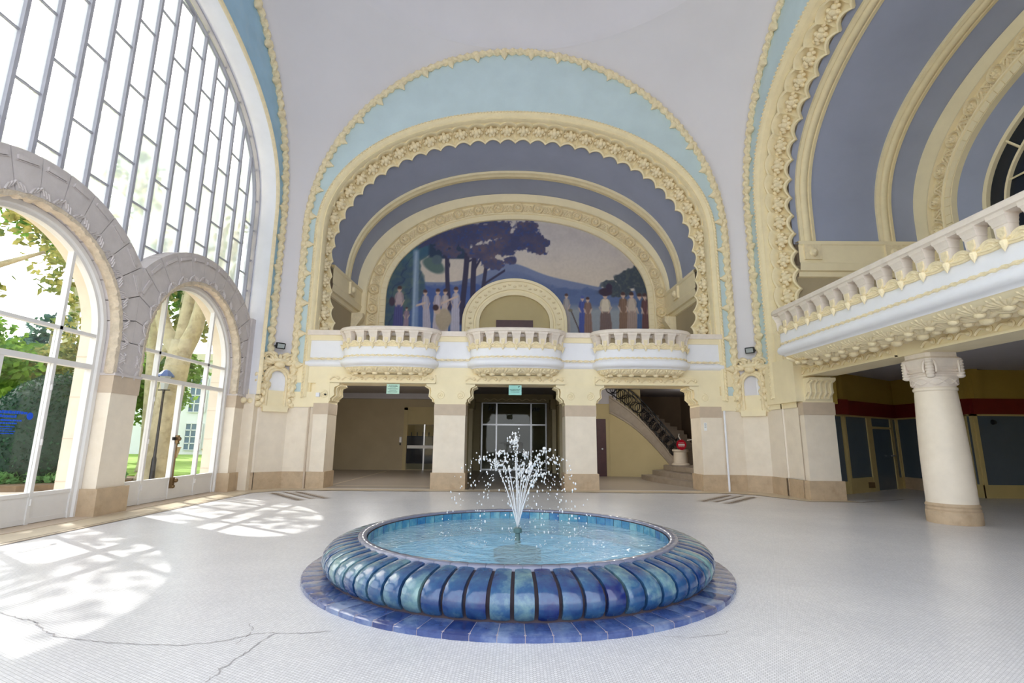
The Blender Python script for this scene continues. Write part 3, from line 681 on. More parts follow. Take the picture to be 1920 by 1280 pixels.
def cartouche(center, yaw, label):
    """carved niche on the chamfered corner; local x across, y towards the hall, z up"""
    t = empty('niche_cartouche', center, label, 'wall niche', 'carved wall niches')
    R = Matrix.Translation(center) @ Matrix.Rotation(yaw, 4, 'Z')
    def part(mb, nm, mat, sm=60, kind=None):
        md = mb.mesh(nm, mat, sm, fix=False); md.transform(R); return obj(nm, md, t, None, kind)
    def A(r, w, n=14, zb=2.2, zc=3.05):
        return [(-w, zb)] + [(w * math.cos(PI - PI * k / n), zc + r * math.sin(PI * k / n)) for k in range(n + 1)] + [(w, zb)]
    # backing plate with an arched hole is replaced by a bowed niche shell
    mb = MB(); rows = []
    for k in range(13):
        u = -1 + 2 * k / 12; zt = 3.1 + .28 * math.sqrt(max(0, 1 - u * u)); rows.append([(.25 * u, .06 - .14 * math.sqrt(max(0, 1 - u * u)), 2.3 + (zt - 2.3) * q / 6) for q in range(7)])
    mb.grid(rows); part(mb, 'niche_recess', M['white'])
    mb = MB(); 
    for w_, r_, y_ in ((.27, .045, .05), (.34, .06, .03)):
        pts = [(x * w_ / .3, y_, z + (w_ - .27)) for x, z in A(.32, .3, 18)]; mb.tube(pts, r_, 8)
    part(mb, 'niche_frame', M['cream_relief'])
    for sx in (-1, 1):
        mb = MB()
        for k in range(8):
            z = 2.35 + k * .17; x = sx * (.47 + .05 * math.sin(k * 1.7)); mb.ball((x, .05, z), (.135, .12, .09), 10, 6, Matrix.Rotation(sx * .5, 3, 'Y'))
            mb.tube([(x - sx * .1, .1, z - .05), (x, .16, z + .02), (x + sx * .08, .1, z + .06)], .014, 4)
        for k in range(4):
            mb.ball((sx * (.38 - .02 * k), .1, 2.45 + .2 * k), (.06, .07, .09), 8, 5)
        part(mb, 'leaf_garland', M['cream_relief'])
    mb = MB()
    for k in range(9):
        a = PI * (k + .5) / 9; mb.ball((.30 * math.cos(a), .10, 3.52 + .16 * math.sin(a)), (.15, .09, .055), 10, 5, Matrix.Rotation(-a, 3, 'Y'))
    mb.ball((0, .12, 3.5), (.16, .12, .1), 12, 6); mb.ball((0, .16, 3.62), (.24, .07, .07), 12, 5)
    part(mb, 'shell_crest', M['cream_relief'])
    mb = MB()
    for sx in (-1, 1):
        pts = [(sx * (.3 + .16 * math.cos(q) * (1 - q / 14)), .09, 3.68 + .16 * math.sin(q) * (1 - q / 14)) for q in np.linspace(0, 3.2 * PI, 34)]; mb.tube(pts, [.05 - .001 * i for i in range(34)], 6)
        mb.ball((sx * .45, .06, 3.42), (.16, .09, .08), 10, 5, Matrix.Rotation(sx * .9, 3, 'Y')); mb.ball((sx * .16, .06, 3.82), (.13, .07, .06), 10, 5, Matrix.Rotation(-sx * .4, 3, 'Y'))
    part(mb, 'scroll_volute', M['cream_relief'])
    mb = MB().prism([(-.34, 2.14), (.34, 2.14), (.36, 2.3), (-.36, 2.3)], 'y', -.1, .12); mb.prism([(-.42, 2.26), (.42, 2.26), (.44, 2.34), (-.44, 2.34)], 'y', -.1, .08); part(mb, 'niche_sill', M['cream_wall'], 30)
    mb = MB().prism([(-.58, 2.3), (.58, 2.3), (.52, 3.0), (.55, 3.7), (.3, 3.9), (-.3, 3.9), (-.55, 3.7), (-.52, 3.0)], 'y', -.3, -.13)
    part(mb, 'backing_plate', M['cream_wall'], 30)
    for sx in (-1, 1):
        for k in range(2): part(MB().ball((sx * (.66 + .2 * k), .03, 2.42), (.1, .09, .085), 10, 6), 'ledge_rosette', M['cream_relief'])
cartouche((-6.68, 14.83, 0), math.radians(-135), 'carved cream shell niche in the corner beside the great window')
cartouche((7.30, 14.85, 0), math.radians(135), 'carved cream shell niche in the corner beside the right balcony')

# floodlights, signs, notice, pipes
def floodlight(p, yaw, label):
    t = empty('floodlight', p, label, 'floodlight', 'small floodlights'); R = Matrix.Translation(p) @ Matrix.Rotation(yaw, 4, 'Z') @ Matrix.Rotation(-.25, 4, 'X')
    def part(mb, nm, mat, s=30):
        md = mb.mesh(nm, mat, s); md.transform(R); return obj(nm, md, t)
    part(MB().prism([(-.13, -.075), (-.11, -.09), (.11, -.09), (.13, -.075), (.13, .075), (.11, .09), (-.11, .09), (-.13, .075)], 'y', -.02, .05), 'housing', M['black_plastic'])
    part(MB().box(-.1, .1, .051, .056, -.062, .062), 'lens', M['lens'])
    part(MB().tube([(-.14, -.0, 0), (-.14, -.1, -.04), (.14, -.1, -.04), (.14, 0, 0)], .012, 5), 'bracket', M['black_plastic'])
floodlight((-6.62, 14.72, 4.06), math.radians(-135), 'black floodlight on the pale strip above the niche by the window')
floodlight((7.26, 14.74, 4.08), math.radians(135), 'black floodlight on the pale strip above the niche by the right balcony')

def text_lines(parent, x0, x1, y, zs_, hts, rag, mat, nm='print_line', seed=1):
    rr = random.Random(seed)
    for z, h, rg in zip(zs_, hts, rag):
        mb = MB(); x = x0 + rg; e = x1 - rg
        while x < e - .01:
            wd = rr.uniform(.008, .03); wd = min(wd, e - x); mb.box(x, x + wd, y - .001, y, z, z + h * rr.uniform(.7, 1)); x += wd + .006
        mb.build(nm, mat, parent)
def sign(x, label, mat, lines):
    t = empty('hanging_notice', (x, 15.05, 2.71), label, 'notice', 'notices under the lintels')
    mb = MB().box(x - .19, x + .19, 15.05, 15.06, 2.71, 3.0); mb.build('notice_sheet', mat, t); lines(t, x)
sign(-3.33, 'pale green notice with dark text over the left opening', M['paper'], lambda t, x: text_lines(t, x - .15, x + .15, 15.049, [2.955, 2.92, 2.885, 2.85, 2.81, 2.755], [.014, .014, .012, .014, .012, .022], [.03, .01, .07, .0, .04, .0], M['ink'], seed=2))
def s2(t, x):
    text_lines(t, x - .16, x + .16, 15.049, [2.87, 2.835, 2.79], [.018, .018, .012], [0, .02, .03], M['ink'], seed=3)
    MB().ball((x + .11, 15.048, 2.955), (.03, .002, .014), 8, 4, Matrix.Rotation(-.5, 3, 'Y')).build('emblem', M['ink'], t)
sign(.29, 'aqua notice with dark emblem over the middle opening', M['paper2'], s2)
nt_ = MB().box(5.86, 5.94, 15.03, 15.048, 1.72, 1.95).build('wall_notice', M['white_print']); tag(nt_, 'small white notice on the pier beside the staircase', 'notice')
text_lines(nt_, 5.87, 5.93, 15.029, [1.92, 1.9, 1.88, 1.86, 1.84, 1.82, 1.8], [.008] * 7, [0] * 7, M['ink'], seed=5)
jb = MB().box(-5.56, -5.46, 14.96, 15.05, 2.6, 2.72).build('junction_box', M['white']); tag(jb, 'small white junction box on cream wall left of arcade', 'box')
tag(MB().tube([(-5.3, 15.04, 2.67), (-5.3, 14.97, 2.67)], .025, 8).build('wall_sensor', M['black_plastic']), 'tiny dark sensor beside the white junction box', 'sensor')
tag(MB().tube([(-5.72, 15.0, 2.3), (-5.72, 15.0, .0)], .03, 8).build('conduit_pipe', M['stone_band'], None, 60), 'taupe conduit pipe down the marble left of the arcade', 'pipe')
tag(MB().tube([(6.47, 15.0, 2.3), (6.47, 15.0, .0)], .032, 8).build('conduit_pipe', M['white'], None, 60), 'white conduit pipe down the marble right of the arcade', 'pipe')

# ------------------------------------------------------------------ balconies
def baluster_mesh(sc=1.0):
    mb = MB(); d0, d1 = -.12, .1
    def ringp(hw, z, y0, y1): return [(-hw, y0, z), (hw, y0, z), (hw, y1, z), (-hw, y1, z)]
    pr = [(.104, 4.1, -.1, .03), (.104, 4.31, -.1, .05), (.112, 4.32, -.1, .06), (.112, 4.36, -.1, .07), (.122, 4.38, -.1, .08), (.122, 4.41, -.1, .09), (.134, 4.43, -.1, .11), (.134, 4.5, -.1, .12)]
    mb.grid([ringp(*p) for p in pr], close_u=True)
    return mb.mesh('baluster', M['rail_stone'], 30)
def shield_mesh():
    mb = MB(); mb.prism([(-.055, 4.28), (.055, 4.28), (.055, 4.18), (.0, 4.1), (-.055, 4.18)], 'y', .03, .065)
    mb.lathe([(0, 4.12), (.05, 4.1), (.06, 4.06), (.03, 4.0), (.0, 3.94)], (0, .05, 0), 8)
    return mb.mesh('shield_drop', M['cream_relief'], 40)
def festoon_mesh(p):
    mb = MB(); n = 14; hw = p / 2
    out = [(-hw, 4.03)] + [(-hw + 2 * hw * k / n, 4.06 + .15 * math.sin(PI * k / n) ** .8) for k in range(n + 1)] + [(hw, 4.03)] + [(hw - 2 * hw * k / n, 4.04 - .02 * math.sin(PI * k / n)) for k in range(n + 1)]
    mb.prism(out, 'y', -.06, .035)
    for s in (.75, .45):
        mb.tube([(-hw * s + 2 * hw * s * k / n, .035, 4.06 + .13 * s * math.sin(PI * k / n)) for k in range(n + 1)], .012, 4)
    mb.tube([(-hw - .1 + (2 * hw + .2) * k / n, .04, 4.13 - .07 * math.sin(PI * k / n)) for k in range(n + 1)], .018, 5)
    return mb.mesh('festoon', M['cream_relief'], 50)
BAL, SHD = baluster_mesh(), shield_mesh()
def leaf_relief_mesh():
    mb = MB()
    for k in range(7):
        a = -1.2 + 2.4 * k / 6; mb.ball((.12 * math.sin(a), .02, .07 * math.cos(a)), (.035, .03, .11), 7, 5, Matrix.Rotation(a, 3, 'Y'))
    mb.ball((0, .03, -.03), (.07, .05, .05), 8, 5); return mb.mesh('leaf_relief', M['cream_relief'], 60)
LEAFR = leaf_relief_mesh()
def balcony(path, center, label, n_bal, closed_ends, drop, parent_loc, group):
    t = empty('balcony', parent_loc, label, 'balcony', group)
    P = resample(path, max(60, int(clen(np.array(path)) / .06))); tn = np.gradient(P, axis=0); tn /= np.linalg.norm(tn, axis=1)[:, None]
    N_ = np.stack([tn[:, 1], -tn[:, 0]], 1)
    if np.dot(N_[len(P) // 2], np.array(center) - P[len(P) // 2]) < 0: N_ = -N_
    def sw(prof, nm, mat, sm=40, kind=None):
        mb = MB(); mb.grid([[(p[0] + n[0] * d, p[1] + n[1] * d, z) for d, z in prof] for p, n in zip(P, N_)]); return mb.build(nm, mat, t, sm, kind)
    sw([(-.16, 4.46), (.1, 4.46), (.12, 4.49), (.15, 4.5), (.16, 4.56), (.13, 4.6), (-.16, 4.6), (-.16, 4.46)], 'rail', M['rail_stone'])
    sw([(-.14, 4.1), (0, 4.1), (0.0, 3.72)], 'apron', M['white']); sw([(-.14, 3.6), (-.14, 4.1)], 'apron_back', M['rail_stone'])
    sw([(0, 3.72), (.03, 3.7), (.08, 3.66), (.1, 3.6), (.08, 3.54), (.02, 3.5), (-.04, 3.48), (-.06, 3.45)], 'lip', M['white'], 70)
    sw([(-.06, 3.45), (-.1, 3.43), (-.14, 3.38)] + [(-.14 - drop * q, 3.38 - .08 * q) for q in (.3, .6, 1)], 'soffit', M['cream_wall'], 70)
    F = resample(P, int(clen(P) / .028)); rope_line([(q[0], q[1], 3.76) for q in F], .028, .55).build('rope_band', M['cream_relief'], t, 60, fix=False)
    pos = resample(P, n_bal * 2); pt = np.gradient(pos, axis=0); pt /= np.linalg.norm(pt, axis=1)[:, None]
    pn = np.stack([pt[:, 1], -pt[:, 0]], 1)
    if np.dot(pn[n_bal], np.array(center) - pos[n_bal]) < 0: pn = -pn
    pitch = clen(P) / n_bal; FES = festoon_mesh(pitch)
    def fm(i, z=0): 
        y = Vector((pn[i, 0], pn[i, 1], 0)); x = y.cross(Vector((0, 0, 1))); m = Matrix((x, y, Vector((0, 0, 1)))).transposed().to_4x4(); m.translation = (pos[i, 0], pos[i, 1], z); return m
    for k in range(n_bal):
        b_ = obj('baluster', BAL, t, fm(2 * k + 1)); obj('shield_drop', SHD, b_, fm(2 * k + 1))
    for k in range(1, n_bal): obj('festoon', FES, t, fm(2 * k))
    for k in range(n_bal):
        i = 2 * k + 1; m = fm(i, 3.35); m.translation -= Vector((pn[i, 0], pn[i, 1], 0)) * (.14 + drop * .35)
        obj('leaf_relief', LEAFR, t, m @ Matrix.Rotation(-1.1, 4, 'X') @ Matrix.Scale(1.35, 4))
    return t
def bow(cx, hw=1.36, dp=.66, n=2.7):
    pts = []
    for k in range(181):
        a = PI * k / 180; pts.append((cx - hw * math.copysign(abs(math.cos(a)) ** (2 / n), math.cos(a)), YB - .02 - dp * abs(math.sin(a)) ** (2 / n)))
    return pts
BG = 'bowed balconies below the mural'
for cx_, lb in ((-3.45, 'bowed white balcony with stone balusters over the left opening'), (.3, 'bowed white balcony with stone balusters over the middle opening'), (4.05, 'bowed white balcony with stone balusters over the staircase opening')):
    b_ = balcony(bow(cx_), (cx_, 5), lb, 9, True, .42, (cx_, YB, 3.2), BG)
    x0 = cx_
    MB().prism([(x0 - 1.3, YB + .0), (x0 + 1.3, YB + .0), (x0 + 1.1, YB - .55), (x0 - 1.1, YB - .55)], 'z', 3.62, 3.68).build('balcony_floor', M['rail_stone'], b_)
pr_ = [(7.5, 12.22), (6.85, 12.22), (6.78, 12.19), (6.75, 12.1), (6.75, 2.9), (6.78, 2.8), (6.85, 2.78), (7.5, 2.78)]
rb = balcony(pr_, (0, 7.5), 'long straight white balcony with stone balusters in front of the right vaulted niche', 24, True, .5, (7.1, 7.5, 3.2), None)
MB().box(6.7, 7.8, 2.85, 12.15, 3.6, 3.66).build('balcony_floor', M['rail_stone'], rb)
# ------------------------------------------------------------------ painted mural: a flat canvas on the niche end wall
def paint(X, Y):
    """colours (sRGB 0..1) of the canvas; X, Y run over the painting, 0..492 across and 0..200 down"""
    r = np.random.default_rng(11)
    def noise(sx, sy, seed):
        q = np.random.default_rng(seed); gx, gy = int(500 / sx) + 3, int(230 / sy) + 3; g = q.random((gy, gx)); fx, fy = X / sx, np.clip(Y, 0, 229) / sy
        ix, iy = fx.astype(int), fy.astype(int); tx, ty = fx - ix, fy - iy; tx = tx * tx * (3 - 2 * tx); ty = ty * ty * (3 - 2 * ty)
        return (g[iy, ix] * (1 - tx) + g[iy, ix + 1] * tx) * (1 - ty) + (g[iy + 1, ix] * (1 - tx) + g[iy + 1, ix + 1] * tx) * ty
    n1 = .5 * noise(40, 30, 1) + .3 * noise(16, 12, 2) + .2 * noise(7, 6, 3); n2 = .5 * noise(14, 12, 4) + .5 * noise(6, 5, 5); n3 = noise(3, 3, 6)
    C = np.zeros(X.shape + (3,))
    def mixin(mask, col, soft=None):
        col = np.array(col) / 255.0; m = np.clip(mask, 0, 1)[..., None]; C[:] = C * (1 - m) + col * m
    def S(v, w=2.0): return np.clip(v / w + .5, 0, 1)
    C[:] = np.array((204, 194, 186)) / 255
    mixin(S(70 - Y, 120) * .6, (176, 174, 184)); mixin((n1 - .5) * 1.2, (166, 160, 166)); mixin(S(Y - 80, 50) * .4, (204, 190, 172))
    # far hills, woods, meadow
    hill = 112 + 8 * np.sin(X / 60) - 24 * np.exp(-((X - 228) / 55.0) ** 2) + 12 * np.clip((X - 230) / 200, 0, 1)
    mixin(S(Y - hill), (112, 124, 160)); mixin(S(Y - hill - 10 - 8 * n1, 6), (98, 112, 152))
    mixin(S(Y - 136 + 10 * (n2 - .5), 6) * S(X - 250, 20), (96, 114, 152)); mixin(S(Y - 128 + 22 * (n2 - .5), 4) * .7, (84, 102, 146))
    mixin(S(Y - 118 - 14 * n2, 4) * S(240 - X, 30), (70, 92, 150))
    mixin(S(Y - 166 + 8 * n1, 14) * S(X - 300, 30), (142, 150, 160)); mixin(S(Y - 172, 10) * S(300 - X, 40), (72, 98, 150))
    # rocky cliff and waterfall on the left
    edge = 68 + 14 * np.sin(Y / 17.0) + 12 * n1 + 26 * S(70 - Y, 20) - 18 * S(Y - 110, 40)
    mixin(S(edge - X, 4), (64, 88, 110)); mixin(S(edge - X, 4) * np.clip(n2 * 1.8 - .6, 0, 1), (92, 112, 104)); mixin(S(edge - X, 4) * S(70 - Y, 50), (50, 92, 122))
    mixin(S(edge - X, 4) * np.clip(1 - np.abs(np.sin(X / 11 + Y / 19 + 3 * n1)) * 5, 0, 1) * .6, (40, 54, 92))
    mixin(S(40 - np.hypot((X - 95) / 1.5, Y - 66), 6) * S(X - 76, 6) * S(76 - Y, 3), (38, 56, 84)); mixin(S(17 - np.hypot((X - 84 - 4 * n1) / 1.25, (Y - 88 - .35 * (X - 84)) / .8), 5), (84, 106, 106)); mixin(S(9 - np.hypot((X - 92) / 1.1, (Y - 78)), 3), (80, 98, 112))
    mixin(S(5.5 - np.abs(X - 52 - (Y - 70) * .03), 4) * S(Y - 60, 6) * .6, (150, 172, 206)); mixin(S(2 - np.abs(X - 52), 3) * S(Y - 62, 6) * .5, (184, 198, 220))
    # tree trunks and crowns
    for x, w_, t, b in ((116, 4, 50, 172), (145, 5, 40, 196), (166, 5, 50, 182), (183, 3.5, 82, 170)):
        xx = x + 4 * np.sin(Y / 50.0 + x) + (x - 145) * .08 * (100 - Y) / 60
        mixin(S(w_ - np.abs(X - xx), 1.5) * S(Y - t, 3) * S(b - Y, 6), (52, 50, 78))
    for (x0, y0, x1, y1) in ((145, 84, 190, 62), (183, 122, 222, 96), (118, 90, 100, 60), (166, 92, 180, 66), (190, 70, 236, 52)):
        d = np.abs((y1 - y0) * X - (x1 - x0) * Y + x1 * y0 - y1 * x0) / math.hypot(x1 - x0, y1 - y0); m = S(2 - d, 1.5) * (X > min(x0, x1)) * (X < max(x0, x1)); mixin(m, (52, 50, 78))
    crown = np.full(X.shape, -9.0)
    for x, y, rx, ry in ((70, 34, 40, 20), (108, 36, 34, 26), (150, 30, 40, 26), (196, 22, 44, 22), (216, 52, 32, 22), (180, 62, 30, 18), (250, 34, 24, 26), (276, 40, 22, 20), (284, 56, 20, 12), (262, 14, 24, 14), (118, 66, 18, 10), (232, 78, 14, 9), (200, 84, 22, 12), (300, 44, 10, 10)):
        crown = np.maximum(crown, 1 - np.hypot((X - x) / rx, (Y - y) / ry))
    cm = np.clip((crown + (n2 - .5) * .75 + (n3 - .5) * .25) * 6, 0, 1)
    mixin(cm, (62, 66, 104)); mixin(cm * np.clip(n1 * 2.2 - .8, 0, 1), (98, 84, 98)); mixin(cm * np.clip((n3 - .62) * 3, 0, 1), (52, 70, 128))
    cr2 = np.full(X.shape, -9.0)
    for x, y, rx, ry in ((452, 112, 26, 18), (474, 104, 22, 22), (424, 122, 20, 12), (486, 126, 20, 26), (440, 132, 26, 12), (340, 136, 30, 10), (384, 134, 26, 10)):
        cr2 = np.maximum(cr2, (1 - np.hypot((X - x) / rx, (Y - y) / ry)) - (.2 if x < 400 else 0))
    c2 = np.clip((cr2 + (n2 - .5) * .7) * 6, 0, 1); mixin(c2 * S(X - 400, 20), (62, 72, 86)); mixin(c2 * S(400 - X, 20) * .6, (80, 98, 140)); mixin(c2 * S(X - 400, 20) * np.clip(n3 * 2 - 1, 0, 1) * .7, (88, 96, 92))
    # draped figures
    def fig(x, top, h, wd, robe, skin=(196, 170, 156), hair=(74, 52, 54), lean=0.0, upper=None):
        cx = x + lean * (top + h - Y) / h; t = (Y - top) / h
        body = wd * (.35 + .5 * np.clip((t - .13) * 9, 0, 1) - .2 * np.exp(-((t - .4) / .09) ** 2) + .3 * np.clip((t - .45) * 1.6, 0, 1)) + .8 * (n2 - .5) * 2; m = S(body - np.abs(X - cx), 1.6) * S(t - .14, .04) * S(1.6 - t, .05)
        fold = .5 + .5 * np.sin((X - cx) * 1.6 + 2 * n2); mixin(m, robe); mixin(m * fold * .25, tuple(max(0, c - 46) for c in robe))
        if upper is not None: mixin(m * S(.46 - t, .05), upper)
        mixin(S(h * .055 - np.hypot(X - cx, (Y - top - h * .075) * .85), 1.4), skin); mixin(S(h * .055 - np.hypot(X - cx, (Y - top - h * .045)), 1.4) * S(top + h * .075 - Y, 2), hair)
        mixin(S(h * .018 - np.abs(X - cx), 1) * S(t - .11, .03) * S(.17 - t, .03), skin)
        sh = upper if upper is not None else robe
        for s in (-1, 1):
            ax = cx + s * wd * (.55 + .55 * np.clip((t - .16) * 3, 0, 1)); mixin(S(1.7 - np.abs(X - ax), 1.6) * S(t - .17, .05) * S(.36 - t, .05), tuple(.85 * q for q in sh))
            ax2 = cx + s * wd * (1.1 - 1.6 * np.clip(t - .34, 0, .2) / .2 * .5); mixin(S(1.3 - np.abs(X - ax2), 1.4) * S(t - .34, .04) * S(.5 - t, .04) * .8, skin)
    fig(24, 128, 74, 9, (82, 84, 140), upper=(176, 160, 168)); mixin(S(7 - np.hypot((X - 11) / .8, (Y - 156) / 1.2), 2), (66, 52, 72))
    fig(39, 166, 40, 5, (150, 132, 150)); fig(78, 134, 70, 7, (176, 172, 190), lean=-6); fig(96, 132, 72, 7, (186, 178, 192)); fig(110, 132, 72, 7, (190, 180, 186)); fig(130, 128, 76, 8, (180, 178, 198))
    mixin(S(15 - np.hypot((X - 108), (Y - 186) * .8), 3), (172, 158, 138)); mixin(S(6 - np.hypot(X - 96, Y - 172), 2), (196, 172, 156)); mixin(S(5.5 - np.hypot(X - 93, Y - 166), 2), (66, 46, 52))
    mixin(S(2 - np.abs(Y - 152 + (X - 118) * .45), 1.5) * S(X - 104, 3) * S(134 - X, 3), (200, 178, 166)); mixin(S(2 - np.abs(Y - 160 + (X - 66) * .3), 1.5) * S(X - 56, 3) * S(74 - X, 3), (196, 176, 166))
    fig(338, 138, 58, 6, (168, 164, 168)); fig(368, 142, 60, 7, (76, 90, 160), hair=(76, 90, 160)); fig(378, 144, 60, 7, (136, 110, 104)); fig(411, 136, 74, 11, (118, 100, 100), upper=(206, 196, 180))
    mixin(S(8 - np.hypot((X - 412) / 1.6, (Y - 134) / .9), 2), (58, 44, 62)); mixin(S(6 - np.hypot(X - 419, (Y - 126) / 1.3), 2), (52, 40, 66))
    fig(445, 134, 74, 9, (132, 106, 92)); fig(461, 134, 74, 10, (160, 142, 136), upper=(188, 174, 164)); fig(476, 136, 74, 6, (78, 104, 150)); fig(486, 136, 74, 7, (104, 72, 76))
    mixin(S(1.2 - np.abs((X - 346) - (Y - 168) * .42), 1) * S(Y - 168, 2), (84, 72, 72)); mixin(S(4 - np.hypot(X - 345, (Y - 168) * 1.4), 2), (120, 116, 104))
    C *= (.98 + .04 * n3)[..., None]
    return np.clip(C, 0, 1)
def build_mural():
    nx, ny = 380, 200; V = -3.70
    us = np.linspace(-1, 1, nx); vsx = np.linspace(0, 1, ny); mb_v = []; XX = np.zeros((ny, nx)); ZZ = np.zeros((ny, nx))
    a, z0, b, n, c, zb = 5.06, 6.7, 3.29, 2.1, .42, 3.9
    for j, u in enumerate(us):
        x = c + a * u; zt = z0 + b * max(0, 1 - abs(u) ** n) ** (1 / n)
        XX[:, j] = x; ZZ[:, j] = zb + (zt - zb) * vsx
    px = (XX - (-4.6)) / 10.06 * 492; py = (9.97 - ZZ) / (9.97 - 5.6) * 200
    py = np.where(py > 200, 200 + (py - 200) * .6, py)
    col = paint(np.clip(px, 0, 492), np.clip(py, 0, 228))
    verts = [PB(x, z, V) for x, z in zip(XX.ravel(), ZZ.ravel())]
    faces = [(j * nx + i, j * nx + i + 1, (j + 1) * nx + i + 1, (j + 1) * nx + i) for j in range(ny - 1) for i in range(nx - 1)]
    md = bpy.data.meshes.new('mural_canvas'); md.from_pydata(verts, [], faces)
    at = md.color_attributes.new('paint', 'FLOAT_COLOR', 'POINT'); l = np.where(col <= .04045, col / 12.92, ((col + .055) / 1.055) ** 2.4)
    buf = np.ones((nx * ny, 4), np.float32); buf[:, :3] = l.reshape(-1, 3); at.data.foreach_set('color', buf.ravel())
    m = bpy.data.materials.new('mural_paint'); m.use_nodes = True; nd = m.node_tree.nodes; b_ = nd['Principled BSDF']; b_.inputs['Roughness'].default_value = .75
    ca = nd.new('ShaderNodeVertexColor'); ca.layer_name = 'paint'; m.node_tree.links.new(ca.outputs[0], b_.inputs['Base Color']); md.materials.append(m)
    o = obj('mural', md); tag(o, 'painted landscape mural of trees, rocks and draped figures above the balconies', 'mural')
build_mural()
# small arched doorway set in the mural
dw = empty('gallery_doorway', (.32, 18.6, 3.9), 'small cream arched doorway in the middle of the mural', 'doorway')
PM = Plane('back', 18.75)
ca_ = arch(.32, 1.33, 5.75, 1.07, 2.0, 3.9, N=60)
mb = MB(); sweep(mb, PM, ca_, [(0, -.25), (0, .16), (.12, .18), (.14, .13), (.2, .13), (.22, .17), (.52, .17), (.54, .22), (.64, .22), (.66, .16), (.66, -.1)]); mb.build('door_arch', M['cream_wall'], dw, 40)
mb = MB(); mid = resample(ca_, 46); mn = normals(mid)
for i in range(1, 46):
    q = mid[i] + mn[i] * (.37 + .05 * math.sin(i * 2.1)); mb.ball(PM(q[0], q[1], .18), (.07, .035, .045), 6, 4)
mb.build('arch_foliage', M['cream_relief'], dw, 60, 'stuff', fix=False)
mb = MB(); vv = [PM(p[0], p[1], .02) for p in ca_]; mb.add(vv, [tuple(range(len(vv)))]); mb.build('tympanum', M['olive_wall'], dw)
MB().box(-.38, 1.02, 18.7, 18.79, 3.9, 5.86).build('door_frame', M['dark_wood'], dw)
MB().box(-.3, .94, 18.68, 18.71, 3.9, 5.78).build('door_leaf', M['dark_wood'], dw)
# ------------------------------------------------------------------ rooms behind the ground-floor openings
bay = MB().box(-8.0, -1.65, 24.1, 24.4, 0, 3.6).build('rear_wall', M['taupe_wall'], wb)
MB().box(-1.75, 2.4, 24.3, 24.5, 0, 3.6).build('rear_wall', M['olive_wall'], wb)
MB().box(-8.1, -7.9, 15.9, 24.4, 0, 3.6).build('bay_partition', M['taupe_wall'], wb)
MB().box(-1.95, -1.6, 15.9, 24.4, 0, 3.6).build('bay_partition', M['olive_wall'], wb)
MB().box(2.25, 2.65, 15.9, 24.4, 0, 3.6).build('bay_partition', M['olive_wall'], wb)
MB().box(-8.1, 8.6, 15.8, 24.5, 3.5, 3.6).build('bay_ceiling', M['lilac_wall'], wb)
MB().box(-8.1, 2.6, 15.85, 16.4, 3.2, 3.55).build('soffit_beam', M['lilac_wall'], wb)
MB().box(-7.9, -1.95, 23.85, 24.1, 3.25, 3.5).build('room_cornice', M['lilac_wall'], wb)
# pilasters of the middle vestibule
for x, y in ((-1.6, 23.0), (-1.6, 20.0), (2.25, 23.0), (2.25, 20.0)):
    s = 1 if x < 0 else -1; p = MB().box(min(x, x + s * .16), max(x, x + s * .16), y - .35, y + .35, 0, 2.75).build('vestibule_pilaster', M['cream_wall'], wb)
    MB().box(min(x, x + s * .24), max(x, x + s * .24), y - .42, y + .42, 2.75, 3.2).build('pilaster_capital', M['olive_wall'], p)
    for k in range(4): MB().box(min(x + s * .16, x + s * .175), max(x + s * .16, x + s * .175), y - .28 + k * .16, y - .2 + k * .16, .3, 2.7).build('flute', M['olive_wall'], p)
MB().box(-1.6, 2.25, 23.7, 24.3, 3.12, 3.5).build('door_head', M['olive_wall'], wb)
mb = MB(); mb.tube([(-1.0 + 2.9 * k / 40, 23.69, 3.24 + .04 * math.sin(k * 1.2)) for k in range(41)], .02, 5); mb.build('head_relief', M['cream_relief'], wb, 60)
# door_4: glazed vestibule door
d4 = MB()
for x in (-1.08, -.40, 1.22, 1.92): d4.box(x - .035, x + .035, 24.02, 24.08, 0, 3.14)
for z in (.06, 2.1, 3.12): d4.box(-1.1, 1.95, 24.015, 24.085, z - .035, z + .035)
do4 = d4.build('door_4', M['steel']); tag(do4, 'steel framed glass entrance door of the middle vestibule', None, None, 'structure')
for x0, x1 in ((-1.05, -.43), (-.37, 1.19), (1.25, 1.89)):
    MB().box(x0, x1, 24.04, 24.05, 2.13, 3.09).build('pane', M['glass_dim'], do4); MB().box(x0, x1, 24.04, 24.05, .1, 2.07).build('pane', M['glass_dim'], do4)
MB().box(.62, .82, 24.0, 24.03, 1.0, 1.3).build('door_poster', M['white_print'], do4)
MB().tube([(.36, 23.98, .95), (.36, 23.98, 1.45)], .02, 6).build('handle', M['steel'], do4)
def lettering(txt, loc, size, mat, parent, rot=(PI / 2, 0, 0), flip=False):
    cu = bpy.data.curves.new('lettering', 'FONT'); cu.body = txt; cu.size = size; cu.extrude = .002; cu.shear = .3; cu.offset = .006; cu.align_x = 'LEFT'
    cu.materials.append(mat); o = bpy.data.objects.new('lettering', cu); COL.objects.link(o); o.parent = parent; o.location = loc; o.rotation_euler = rot
    if flip: o.scale = (-1, 1, 1)
    return o
lettering('H', (-.82, 24.03, 2.74), .42, M['black_plastic'], do4); lettering('ne', (1.26, 24.03, 2.74), .36, M['black_plastic'], do4)
